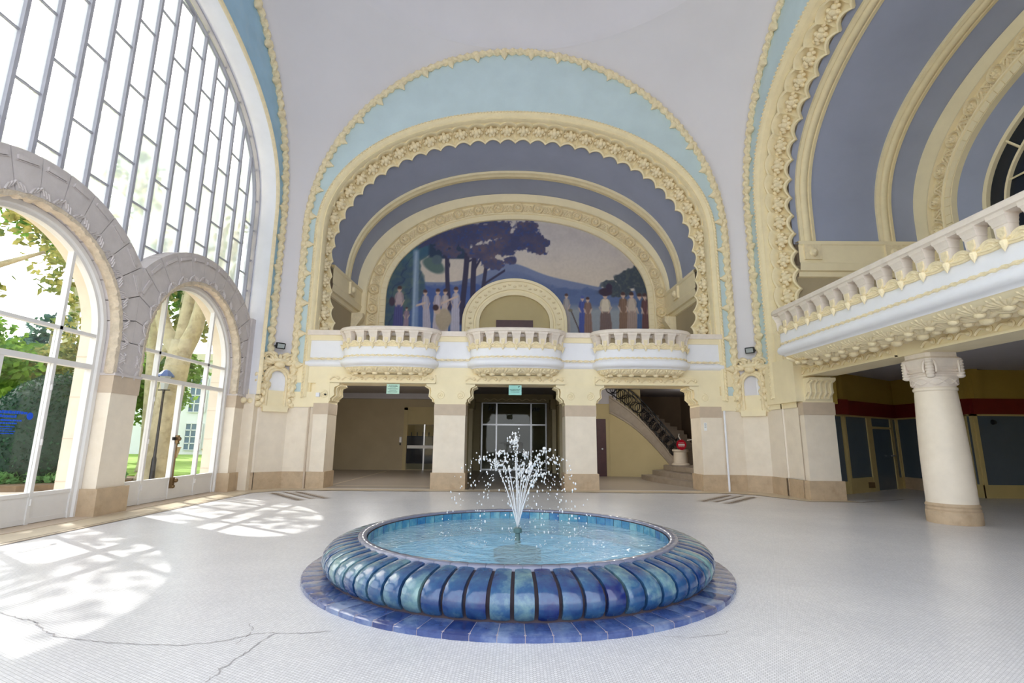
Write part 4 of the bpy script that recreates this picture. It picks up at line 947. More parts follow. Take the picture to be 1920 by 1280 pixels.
MB().box(-2, 2.6, 27.5, 27.7, 0, 3.6).build('rear_wall', M['lilac_wall'], wb); MB().box(-1.9, -1.7, 24.5, 27.5, 0, 3.6).build('bay_partition', M['lilac_wall'], wb); MB().box(2.3, 2.5, 24.5, 27.5, 0, 3.6).build('bay_partition', M['lilac_wall'], wb); MB().box(-2, 2.6, 24.4, 27.7, 3.5, 3.6).build('bay_ceiling', M['lilac_wall'], wb); MB().box(-2, 2.6, 24.4, 27.7, -.1, 0.0).build('bay_floor', M['inlay_cream'], wb)
# door_5: doorway of the left bay, an amber panel painted as a bright room beyond, navy panel below
d5 = MB(); d5.box(-4.72, -4.55, 24.0, 24.12, 0, 2.86); d5.box(-2.75, -2.58, 24.0, 24.12, 0, 2.86); d5.box(-4.72, -2.58, 24.0, 24.12, 2.74, 2.88); d5.box(-4.55, -2.75, 24.04, 24.1, 2.08, 2.74)
do5 = d5.build('door_5', M['olive_wall']); tag(do5, 'taupe framed glass doorway at the back of the left opening', None, None, 'structure')
MB().box(-4.52, -3.78, 24.03, 24.04, .04, 2.06).build('pane', M['glass_dim'], do5); MB().box(-3.72, -2.78, 24.03, 24.04, .04, 2.06).build('pane', M['glass_dim'], do5)
MB().box(-3.78, -3.72, 24.02, 24.05, 0, 2.08).build('door_stile', M['steel'], do5); MB().box(-4.52, -2.78, 24.0, 24.03, .98, 1.12).build('push_bar', M['white_print'], do5)
MB().box(-4.55, -2.75, 24.06, 24.09, .0, .3).build('kick_panel', M['taupe_wall'], do5); MB().box(-4.54, -2.76, 24.055, 24.085, .3, 1.55).build('blue_blind', material('navy_blind', (28, 34, 62), .5), do5)
MB().box(-4.54, -2.76, 24.06, 24.085, 1.55, 2.06).build('amber_glow_panel', material('amber_painted_glow', (196, 160, 92), .5), do5)  # opaque amber panel; the light of a room beyond is in its colour
for k in range(5): MB().tube([(-4.35 + k * .27, 24.03, 1.5), (-4.35 + k * .27, 24.03, 1.72)], .02, 6).build('finial', M['black_plastic'], do5)
kp = empty('door_entry_phone', (-4.85, 24.08, 1.3), 'small grey entry phone beside the left doorway', 'entry phone'); MB().box(-4.9, -4.8, 24.04, 24.1, 1.25, 1.5).build('case', M['steel'], kp); MB().box(-4.88, -4.82, 24.03, 24.04, 1.12, 1.22).build('keypad', M['black_plastic'], kp)
# floor strips of the bays are laid with the floor

# ------------------------------------------------------------------ staircase in the right opening
sw_ = MB().box(2.65, 5.6, 21.0, 21.15, 0, 3.5).build('stair_wall', M['olive_wall'], wb)
MB().box(2.65, 4.6, 20.97, 21.01, 2.9, 3.5).build('wall_panel', M['lilac_wall'], wb)
MB().box(2.6, 9.4, 24.3, 24.5, 0, 7).build('rear_wall', M['brown_wall'], wb); MB().box(8.4, 8.6, 15.9, 24.5, 0, 3.6).build('bay_partition', M['brown_wall'], wb)
d6 = MB(); d6.box(3.0, 4.12, 20.93, 21.02, 0, 2.28); do6 = d6.build('door_6', M['dark_wood']); tag(do6, 'dark wooden door beside the pier left of the stairs', None, None, 'structure')
for z0, z1 in ((.15, .95), (1.15, 2.1)): MB().box(3.15, 3.98, 20.905, 20.935, z0, z1).build('panel', M['dark_wood'], do6)
MB().tube([(3.95, 20.93, 1.08), (3.95, 20.85, 1.08)], .03, 8).build('knob', M['steel'], do6)
for lx_, ly_, e_ in ((-4.4, 17.4, 120), (3.6, 17.4, 110), (7.6, 20.5, 12), (.4, 26, 170)):
    ld = bpy.data.lights.new('bay_fill_light', 'POINT'); ld.energy = e_; ld.shadow_soft_size = .16; ld.color = (1, .97, .92); lo = bpy.data.objects.new('bay_fill_light', ld); COL.objects.link(lo); lo.location = (lx_, ly_, 3.12)  # added fill lights without fixtures, to brighten the rooms behind the openings
st = empty('staircase', (6.6, 19.0, 0), 'stone staircase with black scroll iron railing in the right opening', 'staircase')
def SP(t):   # string path
    x = 6.62 - 2.35 * t; y = 19.9 + 1.0 * math.sin(t * PI / 2); return x, y
def sz(t): return .62 + 2.62 * t + .35 * math.sin(PI * t)
TT = np.linspace(0, 1, 33)
mb = MB(); mb.grid([[(SP(t)[0] + dx, SP(t)[1] + dy, sz(t) + dz) for dx, dy, dz in [(0, 0, 0), (0, -.06, 0), (0, -.06, -.08), (0, -.03, -.1), (0, -.03, -.36 - .25 * t), (0, -.06, -.38 - .25 * t), (0, -.06, -.46 - .26 * t), (0, .25, -.46 - .26 * t), (0, .25, 0)]] for t in TT], close_u=True); mb.build('string', M['stair_stone'], st, 40)
mb = MB(); mb.grid([[(SP(t)[0], SP(t)[1] + .02, 0), (SP(t)[0], SP(t)[1] + .02, sz(t) - .3)] for t in TT]); mb.build('spandrel', M['olive_wall'], st, 60)
def QP(t): return (7.9 - .4 * t - 3.2 * max(0, t - .45), 20.1 + 4.6 * min(t, .55) + .6 * max(0, t - .55)) 
ns = 16
for k in range(ns):
    t0, t1 = k / ns, (k + 1) / ns; a, b, c, d = SP(t0), QP(t0), QP(t1), SP(t1); z = .52 + (k + 1) * 2.7 / ns
    pl_ = [a, b, c, d]; mb = MB(); mb.add([(p[0], p[1], z - .2) for p in pl_] + [(p[0], p[1], z) for p in pl_], [(0, 1, 5, 4), (1, 2, 6, 5), (2, 3, 7, 6), (3, 0, 4, 7), (4, 5, 6, 7), (0, 3, 2, 1)]); mb.build('step', M['stair_stone'], st)
for k, (o, z) in enumerate(((0, .17), (.42, .34), (.85, .52))):
    mb = MB(); mb.prism([(5.15 + o, 19.6), (5.2 + o, 18.4 + o * .4), (5.45 + o, 17.2 + o * .5), (5.85 + o, 16.0 + o), (8.3, 16.0 + o), (8.3, 20.4), (6.4, 20.4)], 'z', z - .17, z); mb.build('step', M['stair_stone'], st)
mb = MB(); mb.lathe([(0, 0), (.34, 0), (.34, .06), (.27, .1), (.25, .5), (.3, .54), (.3, .6), (0, .6)], (6.72, 19.75, .5), 16); mb.build('newel_pedestal', M['marble'], st, 40)
rail = [(SP(t)[0], SP(t)[1], sz(t) + .82) for t in TT]; MB().tube(rail, .035, 6).build('handrail', M['iron'], st, 60)
MB().tube([(SP(t)[0], SP(t)[1], sz(t) + .12) for t in TT], .02, 5).build('bottom_rail', M['iron'], st, 60); MB().tube([(SP(t)[0], SP(t)[1], sz(t) + .64) for t in TT], .018, 5).build('upper_rail', M['iron'], st, 60); MB().tube([(SP(0)[0] + .08, 19.85, 1.1), (SP(0)[0] + .08, 19.85, 1.55), (SP(0)[0], 19.9, sz(0) + .82)], .04, 6).build('newel_post', M['iron'], st, 60)
for k in range(15):
    t = (k + .5) / 15; x, y = SP(t); z = sz(t) + .38; mb = MB()
    if k % 1 == 0: mb.tube([(x + .19 * math.cos(q), y - .01, z + (.05 if k % 2 else -.05) + .19 * math.sin(q)) for q in np.linspace(0, 2 * PI, 15)], .016, 4)
    mb.build('iron_ring', M['iron'], st, 60, fix=False); x2, y2 = SP(k / 15); MB().tube([(x2, y2, sz(k / 15)), (x2, y2, sz(k / 15) + .82)], .013, 4).build('iron_bar', M['iron'], st)
    if t < .5:
        mb = MB(); mb.tube([(x + .1 * math.cos(q) * (1 - q / 12), y - .02, z + .12 + .1 * math.sin(q) * (1 - q / 12)) for q in np.linspace(0, 9, 22)], .02, 4); mb.build('iron_scroll', M['iron'], st, 60); mb = MB(); mb.tube([(x + .1 - .1 * math.cos(q) * (1 - q / 12), y - .02, z - .16 - .1 * math.sin(q) * (1 - q / 12)) for q in np.linspace(0, 9, 22)], .02, 4); mb.build('iron_scroll', M['iron'], st, 60)
ne = empty('no_entry_sign', (6.72, 19.5, 1.3), 'round red no entry sign tied to the stair newel', 'sign'); R = Matrix.Translation((6.66, 19.42, 1.28)) @ Matrix.Rotation(PI / 2, 4, 'X')
md = MB().lathe([(0, 0), (.19, 0), (.19, .015), (0, .015)], (0, 0, 0), 24).mesh('disc', M['red_sign'], 30); md.transform(R); obj('disc', md, ne)
MB().box(6.54, 6.78, 19.4, 19.41, 1.25, 1.31).build('white_bar', M['white_print'], ne); text_lines(ne, 6.53, 6.79, 19.404, [1.345, 1.2], [.018, .018], [.03, .02], M['white_print'], seed=9)
MB().tube([(6.64, 19.42, 1.46), (6.6, 19.5, 1.6), (6.66, 19.6, 1.68)], .018, 5).build('tie', M['tape'], ne)
tag(MB().tube([(6.95, 19.6, 1.45), (7.1, 19.55, 1.47), (7.25, 19.5, 1.55)], .02, 5).build('tape_strip', M['tape'], None, 60), 'white barrier tape strip beside the no entry sign', 'tape')
# ------------------------------------------------------------------ right side: beam, pier, column, shop fronts
BX = 7.8
bm_ = MB().box(BX, BX + .65, 1.0, 13.2, 3.08, 3.6).build('beam', M['cream_wall'], wr)
so_ = MB(); so_.grid([[(7.35, y, 3.31), (7.5, y, 3.36), (7.65, y, 3.38), (BX + .02, y, 3.36)] for y in (1.5, 12.9)]); so_.build('cornice_soffit', M['cream_wall'], wr, 60)
def soffit_leaf(x, y, z, s, tilt):
    nx, nz = -math.sin(tilt), -math.cos(tilt); m = Matrix(((0, nx, nz), (1, 0, 0), (0, nz, -nx))).to_4x4(); m.translation = (x, y, z); return m @ Matrix.Scale(s, 4)
for i, y in enumerate(np.arange(2.0, 12.0, .3)):
    obj('leaf_relief', LEAFR, bm_, soffit_leaf(7.28, y, 3.32, 1.35 if i % 2 else 1.75, .35)); obj('leaf_relief', LEAFR, bm_, soffit_leaf(7.58, y + .15, 3.36, 1.2, .2))
SCM = Matrix.Rotation(-PI / 2, 4, 'Z')
for (a, b) in ((9.85, 13.0), (3.0, 9.15)):
    s_ = MB().box(BX - .06, BX + .02, a, b, 3.09, 3.33).build('scroll_strip', M['cream_wall'], wr)
    MB().box(BX - .1, BX, a, b, 3.08, 3.12).build('strip_fillet', M['cream_wall'], s_); MB().box(BX - .09, BX, a, b, 3.31, 3.35).build('strip_fillet', M['cream_wall'], s_)
    n = int((b - a) / .36)
    for k in range(n): obj('scroll_relief', SCROLL, s_, Matrix.Translation((BX - .07, b - (k + .5) * (b - a) / n, 3.21)) @ SCM @ Matrix.Scale(1.05, 4))
pe = empty('pier', (8.1, 13.3, 0), parent=wr)
MB().box(7.66, 8.45, 13.0, 13.95, .46, 2.1).build('shaft', M['marble'], pe); MB().box(7.6, 8.5, 12.95, 14.0, 0, .46).build('plinth', M['stone_dark'], pe)
MB().box(7.64, 8.47, 12.98, 13.97, 2.1, 2.42).build('stone_band', M['stone_band'], pe); MB().box(7.66, 8.45, 13.0, 13.95, 2.42, 3.6).build('capital_block', M['cream_wall'], pe)
mb = MB().prism([(13.02 - p[0], p[1]) for p in CORB], 'x', 7.72, 8.4); cb_ = mb.build('corbel', M['cream_wall'], pe, 30)
for k in range(5): MB().tube([(7.8 + k * .13, 13.0 - p[0], p[1]) for p in CORB[1:7]], .03, 6).build('corbel_flute', M['cream_wall'], cb_, 60)
MB().box(7.58, 7.9, 13.6, 15.2, 2.6, 4.4).build('pier_backing', M['cream_wall'], wr)
MB().box(7.5, 7.66, 13.0, 14.5, 2.44, 3.6).build('wall_block', M['cream_wall'], wr)
MB().box(7.7, 8.5, 13.9, 17.0, 0, 3.5).build('recess_wall', M['mustard'], wr)
# column
co = empty('column', (8.15, 9.5, 0), 'round cream marble column with carved square capital under the right balcony', 'column')
mb = MB(); mb.lathe([(0, 0), (.40, 0), (.405, .02), (.405, .2), (.39, .22), (.40, .25), (.385, .28), (.40, .31), (.385, .34), (.37, .36), (0, .36)], (8.15, 9.5, 0), 40); mb.build('base', M['stone_dark'], co, 35)
for z in ():
    pass
mb = MB(); mb.lathe([(.375, .34), (.375, .6), (.37, 1.2), (.35, 1.8), (.325, 2.3), (.32, 2.36), (.34, 2.38), (.34, 2.42), (.3, 2.44)], (8.15, 9.5, 0), 40); mb.build('shaft', M['marble'], co, 40)
mb = MB(); rows = []
for z, h, rd in ((2.42, .30, .30), (2.5, .335, .33), (2.62, .33, .2), (2.64, .30, .1), (2.76, .29, .08), (2.78, .305, .08), (2.8, .31, .08), (2.9, .345, .06), (2.96, .36, .05), (3.0, .31, .05), (3.1, .31, .05), (3.34, .31, .05)):
    row = []
    for k in range(32):
        a = 2 * PI * (k + .5) / 32; cx_, cy_ = math.cos(a), math.sin(a); q = max(abs(cx_), abs(cy_)); sq = h / q; rnd = h * 1.02; f = min(1, rd / max(h, .01) * 1.0); rr_ = sq * (1 - f) + rnd * f; row.append((8.15 + rr_ * cx_, 9.5 + rr_ * cy_, z))
    rows.append(row)
mb.grid(rows, close_u=True); cp = mb.build('capital', M['rail_stone'], co, 30)
for ph in (0, PI):
    mb = MB(); mb.tube([(8.15 + (.345) * math.cos(q), 9.5 + .345 * math.sin(q), 2.53 + .05 * math.sin(q * 5 + ph)) for q in np.linspace(0, 2 * PI, 81)], .018, 5); mb.build('braid_ring', M['rail_stone'], cp, 60)
for sx, sy in ((-1, -1), (1, -1), (-1, 1), (1, 1)):
    mb = MB(); px_, py_ = 8.15 + sx * .28, 9.5 + sy * .28
    for k in range(6): mb.ball((px_, py_, 2.64 + .055 * k), (.075, .075, .045), 8, 5)
    mb.tube([(px_ + .1 * math.cos(q) * -sy * .7, py_ + .1 * math.cos(q) * sx * .7, 2.78 + .2 * math.sin(q)) for q in np.linspace(-.4, PI + .4, 16)], .022, 5); mb.build('corner_leaf', M['rail_stone'], cp, 60)
for k, (dx, dy) in enumerate(((-1, 0), (0, -1))):
    for z in (2.68, 2.72, 2.8): 
        mb = MB(); mb.box(8.15 + dx * .3 - (.02 if dx else .2), 8.15 + dx * .3 + (.02 if dx else .2), 9.5 + dy * .3 - (.02 if dy else .2), 9.5 + dy * .3 + (.02 if dy else .2), z, z + .015); mb.build('fillet', M['rail_stone'], cp)

# shop recess
re_ = MB().box(7.9, 16, 0.6, 17.6, 3.42, 3.5).build('recess_ceiling', M['lilac_wall'], wr)
MB().box(BX + .3, BX + .9, 13.2, 17.0, 2.4, 3.5).build('recess_wall', M['mustard'], wr)
def wallseg(a, b, z0, z1, th, nm, mat, parent, out=0.0):
    a = Vector(a); b = Vector(b); d = (b - a).normalized(); n = Vector((-d.y, d.x)); 
    if n.dot(Vector((0, 7)) - a) < 0: n = -n
    if nm == 'upper_wall': a = a - d * .12; b = b + d * .12
    p = [a + n * out, b + n * out, b + n * (out - th), a + n * (out - th)]
    return MB().prism([(q.x, q.y) for q in p], 'z', z0, z1).build(nm, mat, parent)
A_, B_, C_, D_, E_, F_ = (8.5, 13.95), (9.15, 14.45), (9.72, 14.6), (12.7, 16.5), (12.7, 13.72), (16, 13.72)
sf = empty('shop_front', (11.0, 15.0, 0), 'blanked blue-grey glass shop front with ochre frame and red fascia behind the column', 'shop front')
for a, b in ((A_, B_), (B_, C_), (C_, D_), (D_, E_), (E_, F_)): wallseg(a, b, 2.62, 3.45, .2, 'upper_wall', M['mustard'], sf, -.02)
for a, b, o in ((B_, C_, .22), (C_, D_, .06), (D_, E_, .06), (E_, F_, .06)): wallseg(a, b, 2.2, 2.62, .2, 'fascia', M['red_band'], sf, o)
def framed(a, b, z0, z1, fl=.06, glass=True, base=.34, mat='shop_glass', basemat='shop_frame'):
    wallseg(a, b, base, z1, .04, 'glass_panel', M[mat], sf); 
    if base > .02: wallseg(a, b, z0, base, .06, 'base_panel', M[basemat], sf, .02)
    wallseg(a, b, z1 - .05, z1 + .02, .08, 'top_rail', M['shop_frame'], sf, .03)
    d = (Vector(b) - Vector(a)).normalized()
    for q in (Vector(a), Vector(b) - d * .09): wallseg(tuple(q), tuple(q + d * .09), z0, z1, .08, 'post', M['shop_frame'], sf, .03)
def L_(t): a, b = Vector(C_), Vector(D_); return tuple(a + (b - a) * t)
framed(B_, C_, 0, 2.2); framed(L_(0.0), L_(.42), 0, 2.2, base=.42); framed(L_(.42), L_(.46), 0, 2.2)
framed(L_(.46), L_(.88), 0, 1.88, base=0.01); framed(L_(.46), L_(.88), 1.88, 2.2, base=1.9)
framed(L_(.88), D_, 0, 2.2)
hd = MB(); q = Vector(L_(.83)); hd.tube([(q.x - .0, q.y - .12, 1.02), (q.x - .16, q.y - .2, 1.02)], .025, 6); hd.build('door_handle', M['steel'], sf)
q = Vector(L_(.35)); vt = MB(); vt.box(q.x - .14, q.x + .04, q.y - .13, q.y - .1, .12, .28); vt.build('vent', M['brass'], sf)
framed(D_, (12.7, 15.2), 0, 2.2, base=.36, basemat='stone_dark'); framed((12.7, 15.2), (12.7, 14.0), 0, 2.2); framed((12.7, 14.0), E_, 0, 2.2)
framed(E_, (14.6, 13.72), 0, 2.2); framed((14.6, 13.72), F_, 0, 2.2)
mb = MB(); mb.lathe([(0, -.06), (.05, -.06), (.07, 0)], (0, 0, 0), 12); md = mb.mesh('camera_dome', M['black_plastic'], 40); md.transform(Matrix.Translation((13.15, 13.64, 1.98)) @ Matrix.Rotation(-PI / 2, 4, 'X')); obj('camera_dome', md, sf)
MB().box(16, 16.2, 0, 17.6, 0, 3.6).build('recess_wall', M['mustard'], wr)
MB().box(7.9, 16.2, 0.4, 0.6, 0, 3.6).build('recess_wall', M['mustard'], wr)
MB().box(8.4, 9.2, 13.9, 14.6, 0, 0.0).build('recess_wall', M['mustard'], wr) if False else None
# ------------------------------------------------------------------ left side: doors, stone rings, great window
LC = [3.25, 7.64, 12.03]; RI, ZI, RO, ZO = 1.85, 3.17, 2.9, 2.8; XF = -7.3; XG = -7.65
HALFP = (LC[1] - LC[0]) / 2
def outer_pt(th):
    d = (math.cos(th), math.sin(th)); oz = ZI - ZO; b = d[1] * oz; c = oz * oz - RO * RO; r = -b + math.sqrt(b * b - c)
    if abs(d[0]) * r > HALFP: r = HALFP / abs(d[0])
    return d[0] * r, ZI + d[1] * r
NV = 15
barm = MB().box(-.02, .03, -.17, .17, -.035, .035); barm.box(-.02, .018, -.2, .2, -.055, -.045); barm = barm.mesh('groove_bar', M['ring_stone'], 30)
lv = MB()
for s in (-1, 1):
    for k in range(3): lv.tube([(0.0, s * (.03 + .05 * k), -.07 + .02 * k), (.02, s * (.09 + .06 * k), .02 + .02 * k), (0, s * (.15 + .05 * k), .03 + .0 * k)], [.02, .018, .008], 5)
lvm = lv.mesh('leaf_carving', M['ring_stone'], 60)
for c in LC:
    for k in range(NV):
        t0 = PI * k / NV; t1 = PI * (k + 1) / NV; n = 5; inn = []; out = []
        for j in range(n + 1):
            th = t0 + .004 + (t1 - t0 - .008) * j / n; ro = outer_pt(th); inn.append((c + RI * math.cos(th), ZI + RI * math.sin(th))); out.append((c + ro[0] * .999, ro[1]))
        vo = MB().prism(inn + out[::-1], 'x', -7.85, XF - .003 * (k % 2)).build('voussoir', M['ring_stone'], wl, 25)
        th = (t0 + t1) / 2; ox, oz = outer_pt(th); r_o = math.hypot(ox, oz - ZI); r_b = min(r_o - .17, 2.5 if r_o < 2.4 else 9)
        Rm = Matrix.Rotation(th - PI / 2, 4, 'X')
        if 2 <= k <= NV - 3: obj('groove_bar', barm, vo, Matrix.Translation((XF, c + (r_o - .14) * math.cos(th), ZI + (r_o - .14) * math.sin(th))) @ Rm)
        obj('leaf_carving', lvm, vo, Matrix.Translation((XF + .002, c + (RI + .12) * math.cos(th), ZI + (RI + .12) * math.sin(th))) @ Rm)
    # rough carved inner edge
    PX = Plane('left', XF); cc = arch(c, RI - .0, ZI, RI, 2.0, 2.55, N=150); cn = normals(cc); rr = random.Random(int(c * 10)); mb = MB(); rows = []
    for p, q in zip(cc, cn):
        b0, b1 = rr.uniform(-.025, .025), rr.uniform(-.03, .03); rows.append([PX(p[0] + u * q[0], p[1] + u * q[1], v) for u, v in [(.06, -.02), (.03 + b1 * .3, .015), (-.03 + b0, -.0), (-.05 + b0, -.08), (-.03 + b1, -.16), (.0, -.2)]])
    mb.grid(rows); mb.build('carved_edge', material('rough_golden_stone', (204, 190, 170), .85, .15, 8, .6, 30) if c == LC[0] else bpy.data.materials['rough_golden_stone'], wl, 50)
    # outer jamb and reveal seen through the glass
    oc = arch(c, RI - .04, ZI, RI - .04, 2.0, 0.0, N=80); mb = MB(); sweep(mb, Plane('left', XG), oc, [(.0, -.1), (0, -.36), (.34, -.36), (.34, -.1), (0, -.1)]); mb.build('outer_reveal', M['outer_stone'], wl, 30)
    for zz in (.6, 1.35, 2.1, 2.85): MB().box(XG - .36, XG - .12, c + RI - .046, c + RI - .03, zz, zz + .015).build('stone_joint', M['stone_band'], wl)
    for side in (0,):
        pass
def lpier(y0, y1):
    p = empty('pier', (XF, (y0 + y1) / 2, 0), parent=wl)
    MB().box(-7.85, XF, y0, y1, .48, 2.2).build('shaft', M['marble'], p); MB().box(-7.85, XF + .07, y0 - .05, y1 + .05, 0, .48).build('plinth', M['stone_dark'], p)
    MB().box(-7.85, XF + .015, y0 - .01, y1 + .01, 2.2, 2.52).build('stone_band', M['stone_band'], p); MB().box(-7.85, XF + .035, y0 - .02, y1 + .02, 2.52, 2.57).build('ledge', M['ring_stone'], p)
    MB().box(-7.85, XF + .0, y0, y1, 2.57, 3.19).build('capital_block', M['ring_stone'], p)
    for z in (2.72, 2.98):
        for s in (-1, 1): obj('leaf_carving', lvm, p, Matrix.Translation((XF, (y0 + y1) / 2 + s * (y1 - y0) * .3, z)) @ Matrix.Rotation(s * PI / 2, 4, 'X'))
for k in range(2): lpier(LC[k] + RI, LC[k + 1] - RI)
lpier(LC[2] + RI, LC[2] + RI + .58); lpier(LC[0] - RI - .58, LC[0] - RI)
MB().box(-7.9, -7.0, 14.3, 15.3, 0, 2.6).build('corner_pier', M['marble'], wl)
MB().box(-7.9, -7.25, LC[2] + HALFP - .02, 14.5, 2.5, 4.75).build('wall_end', M['ring_stone'], wl)
MB().box(-7.9, -7.25, .0, LC[0] - HALFP + .02, 2.5, 4.75).build('wall_end', M['ring_stone'], wl)

# great window
def bottom(y): return max(ZO + math.sqrt(max(0, RO * RO - (y - c) ** 2)) if abs(y - c) < HALFP + .01 else 4.69 for c in LC) - .03
WA, WZ, WB, WN = 6.78, 7.8, 3.93, 2.4
def top(y):
    q = abs(y - CY) / WA
    return -1 if q >= 1 else WZ + WB * (1 - q ** WN) ** (1 / WN)
wn = MB(); Pw = Plane('left', XG)
cw1 = arch(CY, WA, WZ, WB, WN, 4.7, N=160); cw2 = arch(CY, 7.0, WZ, 4.15, WN, 4.7, N=160)
sweep(wn, Pw, cw2, [(0.02, -.05), (0.02, .12), (-.05, .12), (-.05, -.05)]); wno = wn.build('window_1', M['frame_grey'], None, 30); tag(wno, 'great arched window of tall milky panes above the doors', None, None, 'structure')
wn = MB(); sweep(wn, Pw, cw1, [(0.03, -.04), (0.03, .08), (-.03, .08), (-.03, -.04)]); wn.build('inner_frame', M['frame_grey'], wno, 30)
ed = resample(cw1, 26); eo = resample(cw2, 26); f1 = resample(cw1, 26 * 6); f2 = resample(cw2, 26 * 6)
for k in range(26):
    mb = MB(); mb.grid([[Pw(*f1[i], 0), Pw(*f2[i], 0)] for i in range(6 * k, 6 * k + 7)]); mb.build('edge_pane', M['edge_glass'], wno)
    if 0 < k < 26: MB().tube([Pw(*ed[k], .03), Pw(*eo[k], .03)], .03, 4).build('edge_bar', M['frame_grey'], wno)
ys = [7.48 + .53 * k for k in range(-12, 13)]; ys = [y for y in ys if abs(y - CY) < WA - .1]
for y in ys: MB().box(XG - .05, XG + .06, y - .032, y + .032, bottom(y), top(y)).build('mullion', M['frame_grey'], wno)
cols = [CY - WA] + ys + [CY + WA]
i_ref = ys.index(min(ys, key=lambda v: abs(v - 6.95))) + 1
for i in range(len(cols) - 1):
    y0, y1 = cols[i], cols[i + 1]; odd = (i - i_ref) % 2; base = (6.1 if odd else 6.86) - 3.02; zr = [base + 1.51 * k for k in range(0, 8)]
    Y = np.linspace(y0 + .002, y1 - .002, 5); lo = [bottom(v) for v in Y]; hi = [max(top(v), 4.0) for v in Y]
    for a, b in zip([-9] + zr, zr + [99]):
        L_o = [max(a, q) for q in lo]; H_i = [min(b, q) for q in hi]
        if max(h - l for h, l in zip(H_i, L_o)) < .06: continue
        P_ = [(XG, v, l) for v, l, h in zip(Y, L_o, H_i)] + [(XG, v, max(h, l)) for v, l, h in list(zip(Y, L_o, H_i))[::-1]]
        mb = MB(); mb.add(P_, [tuple(range(len(P_)))]); mb.build('pane', M['frosted'], wno)
        ym = (y0 + y1) / 2
        if bottom(ym) + .1 < a < top(ym) - .1: MB().box(XG - .02, XG + .035, y0, y1, a - .014, a + .014).build('glazing_bar', M['frame_grey'], wno)
# doors
PD = Plane('left', XG)
def door(idx, c, label):
    d = MB(); fc = arch(c, 1.74, ZI, 1.74, 2.0, 0.0, N=90); sweep(d, PD, fc, [(.1, -.06), (.1, .1), (.02, .1), (.0, .06), (-.06, .06), (-.06, -.06), (.1, -.06)])
    o = d.build('door_%d' % idx, M['frame_white'], None, 30); tag(o, label, None, None, 'structure')
    def bar(a, b, z0, z1, nm, w=.03, dx=.05): return MB().box(XG - dx, XG + dx, a, b, z0, z1).build(nm, M['frame_white'], o)
    bar(c - 1.72, c + 1.72, 3.19, 3.25, 'transom_bar'); bar(c - 1.72, c + 1.72, 2.6, 2.69, 'transom_bar', dx=.07)
    ztop = ZI + math.sqrt(1.72 ** 2 - .93 ** 2)
    for s in (-.93, .93): bar(c + s - .03, c + s + .03, 0.0, ztop, 'mullion')
    bar(c - .045, c + .045, 0.02, 2.62, 'meeting_stile')
    for a, b in ((-1.7, -.96), (-.9, -.04), (.04, .9), (.96, 1.7)):
        bar(c + a, c + b, .02, .47, 'bottom_panel', dx=.03); bar(c + a, c + b, .44, .5, 'lower_rail', dx=.045); bar(c + a, c + b, 0.02, .1, 'lower_rail', dx=.04)
        MB().box(XG - .004, XG + .004, c + a, c + b, .5, 2.6).build('pane', M['glass'], o)
    for a, b in ((-1.7, -.96), (-.9, .9), (.96, 1.7)):
        MB().box(XG - .004, XG + .004, c + a, c + b, 2.69, 3.19).build('pane', M['glass'], o)
        P_ = [(c + a, 3.25), (c + b, 3.25)] + [(c + v, ZI + math.sqrt(max(0.0, 1.72 ** 2 - v * v))) for v in np.linspace(b, a, 12)]
        P_ = [(y, max(z, 3.252)) for y, z in P_]; MB().prism(P_, 'x', XG - .004, XG + .004).build('pane', M['glass'], o)
    for s in (-.93, .93):
        for z in (.35, 1.3, 2.2): MB().tube([(XG + .06, c + s, z - .05), (XG + .06, c + s, z + .05)], .018, 6).build('hinge', M['frame_white'], o)
    b = MB(); b.tube([(XG + .085, c, .3), (XG + .085, c, 1.4)], .018, 8); bo = b.build('bolt', M['brass'], o, 60)
    mb = MB(); mb.ball((XG + .13, c, 1.36), (.05, .035, .05), 8, 6); mb.box(XG + .05, XG + .12, c - .03, c + .03, 1.26, 1.44); mb.build('knob', M['brass'], bo, 40)
    mb = MB(); mb.box(XG + .05, XG + .12, c - .04, c + .04, .26, .5); mb.ball((XG + .14, c + .05, .43), .05, 8, 6); mb.ball((XG + .12, c, .3), .045, 8, 6); mb.build('foot_bolt', M['brass'], bo, 40)
    MB().box(XG + .05, XG + .08, c - .14, c - .05, 1.33, 1.4).build('lock_case', M['black_plastic'], bo)
    return o
door(1, LC[2], 'white glazed arched double door nearest the back wall')
d2_ = door(2, LC[1], 'white glazed arched double door with blue lettering in the middle of the window wall')
door(3, LC[0], 'white glazed arched double door nearest the front')
# blue print on the glass of the middle door, seen from behind and too small to read
rr = random.Random(12)
for z, h, y1 in ((1.735, .05, 8.24), (1.675, .045, 8.1), (1.62, .03, 8.18), (1.575, .028, 8.12), (1.53, .018, 8.1), (1.495, .018, 8.08), (1.46, .018, 8.12), (1.425, .018, 8.06)):
    mb = MB(); y = 7.72
    while y < y1: wd = rr.uniform(.02, .07); mb.box(XG + .005, XG + .007, y, y + wd, z, z + h * rr.uniform(.7, 1)); y += wd + .01
    mb.build('glass_lettering', M['blue_print'], d2_)
mb = MB(); mb.ball((XG + .006, 8.34, 1.71), (.002, .06, .06), 10, 6); mb.build('glass_emblem', M['blue_print'], d2_)
MB().box(-8.8, -7.2, -.3, 15.1, -.01, .012).build('threshold', M['stone_band'], fl)
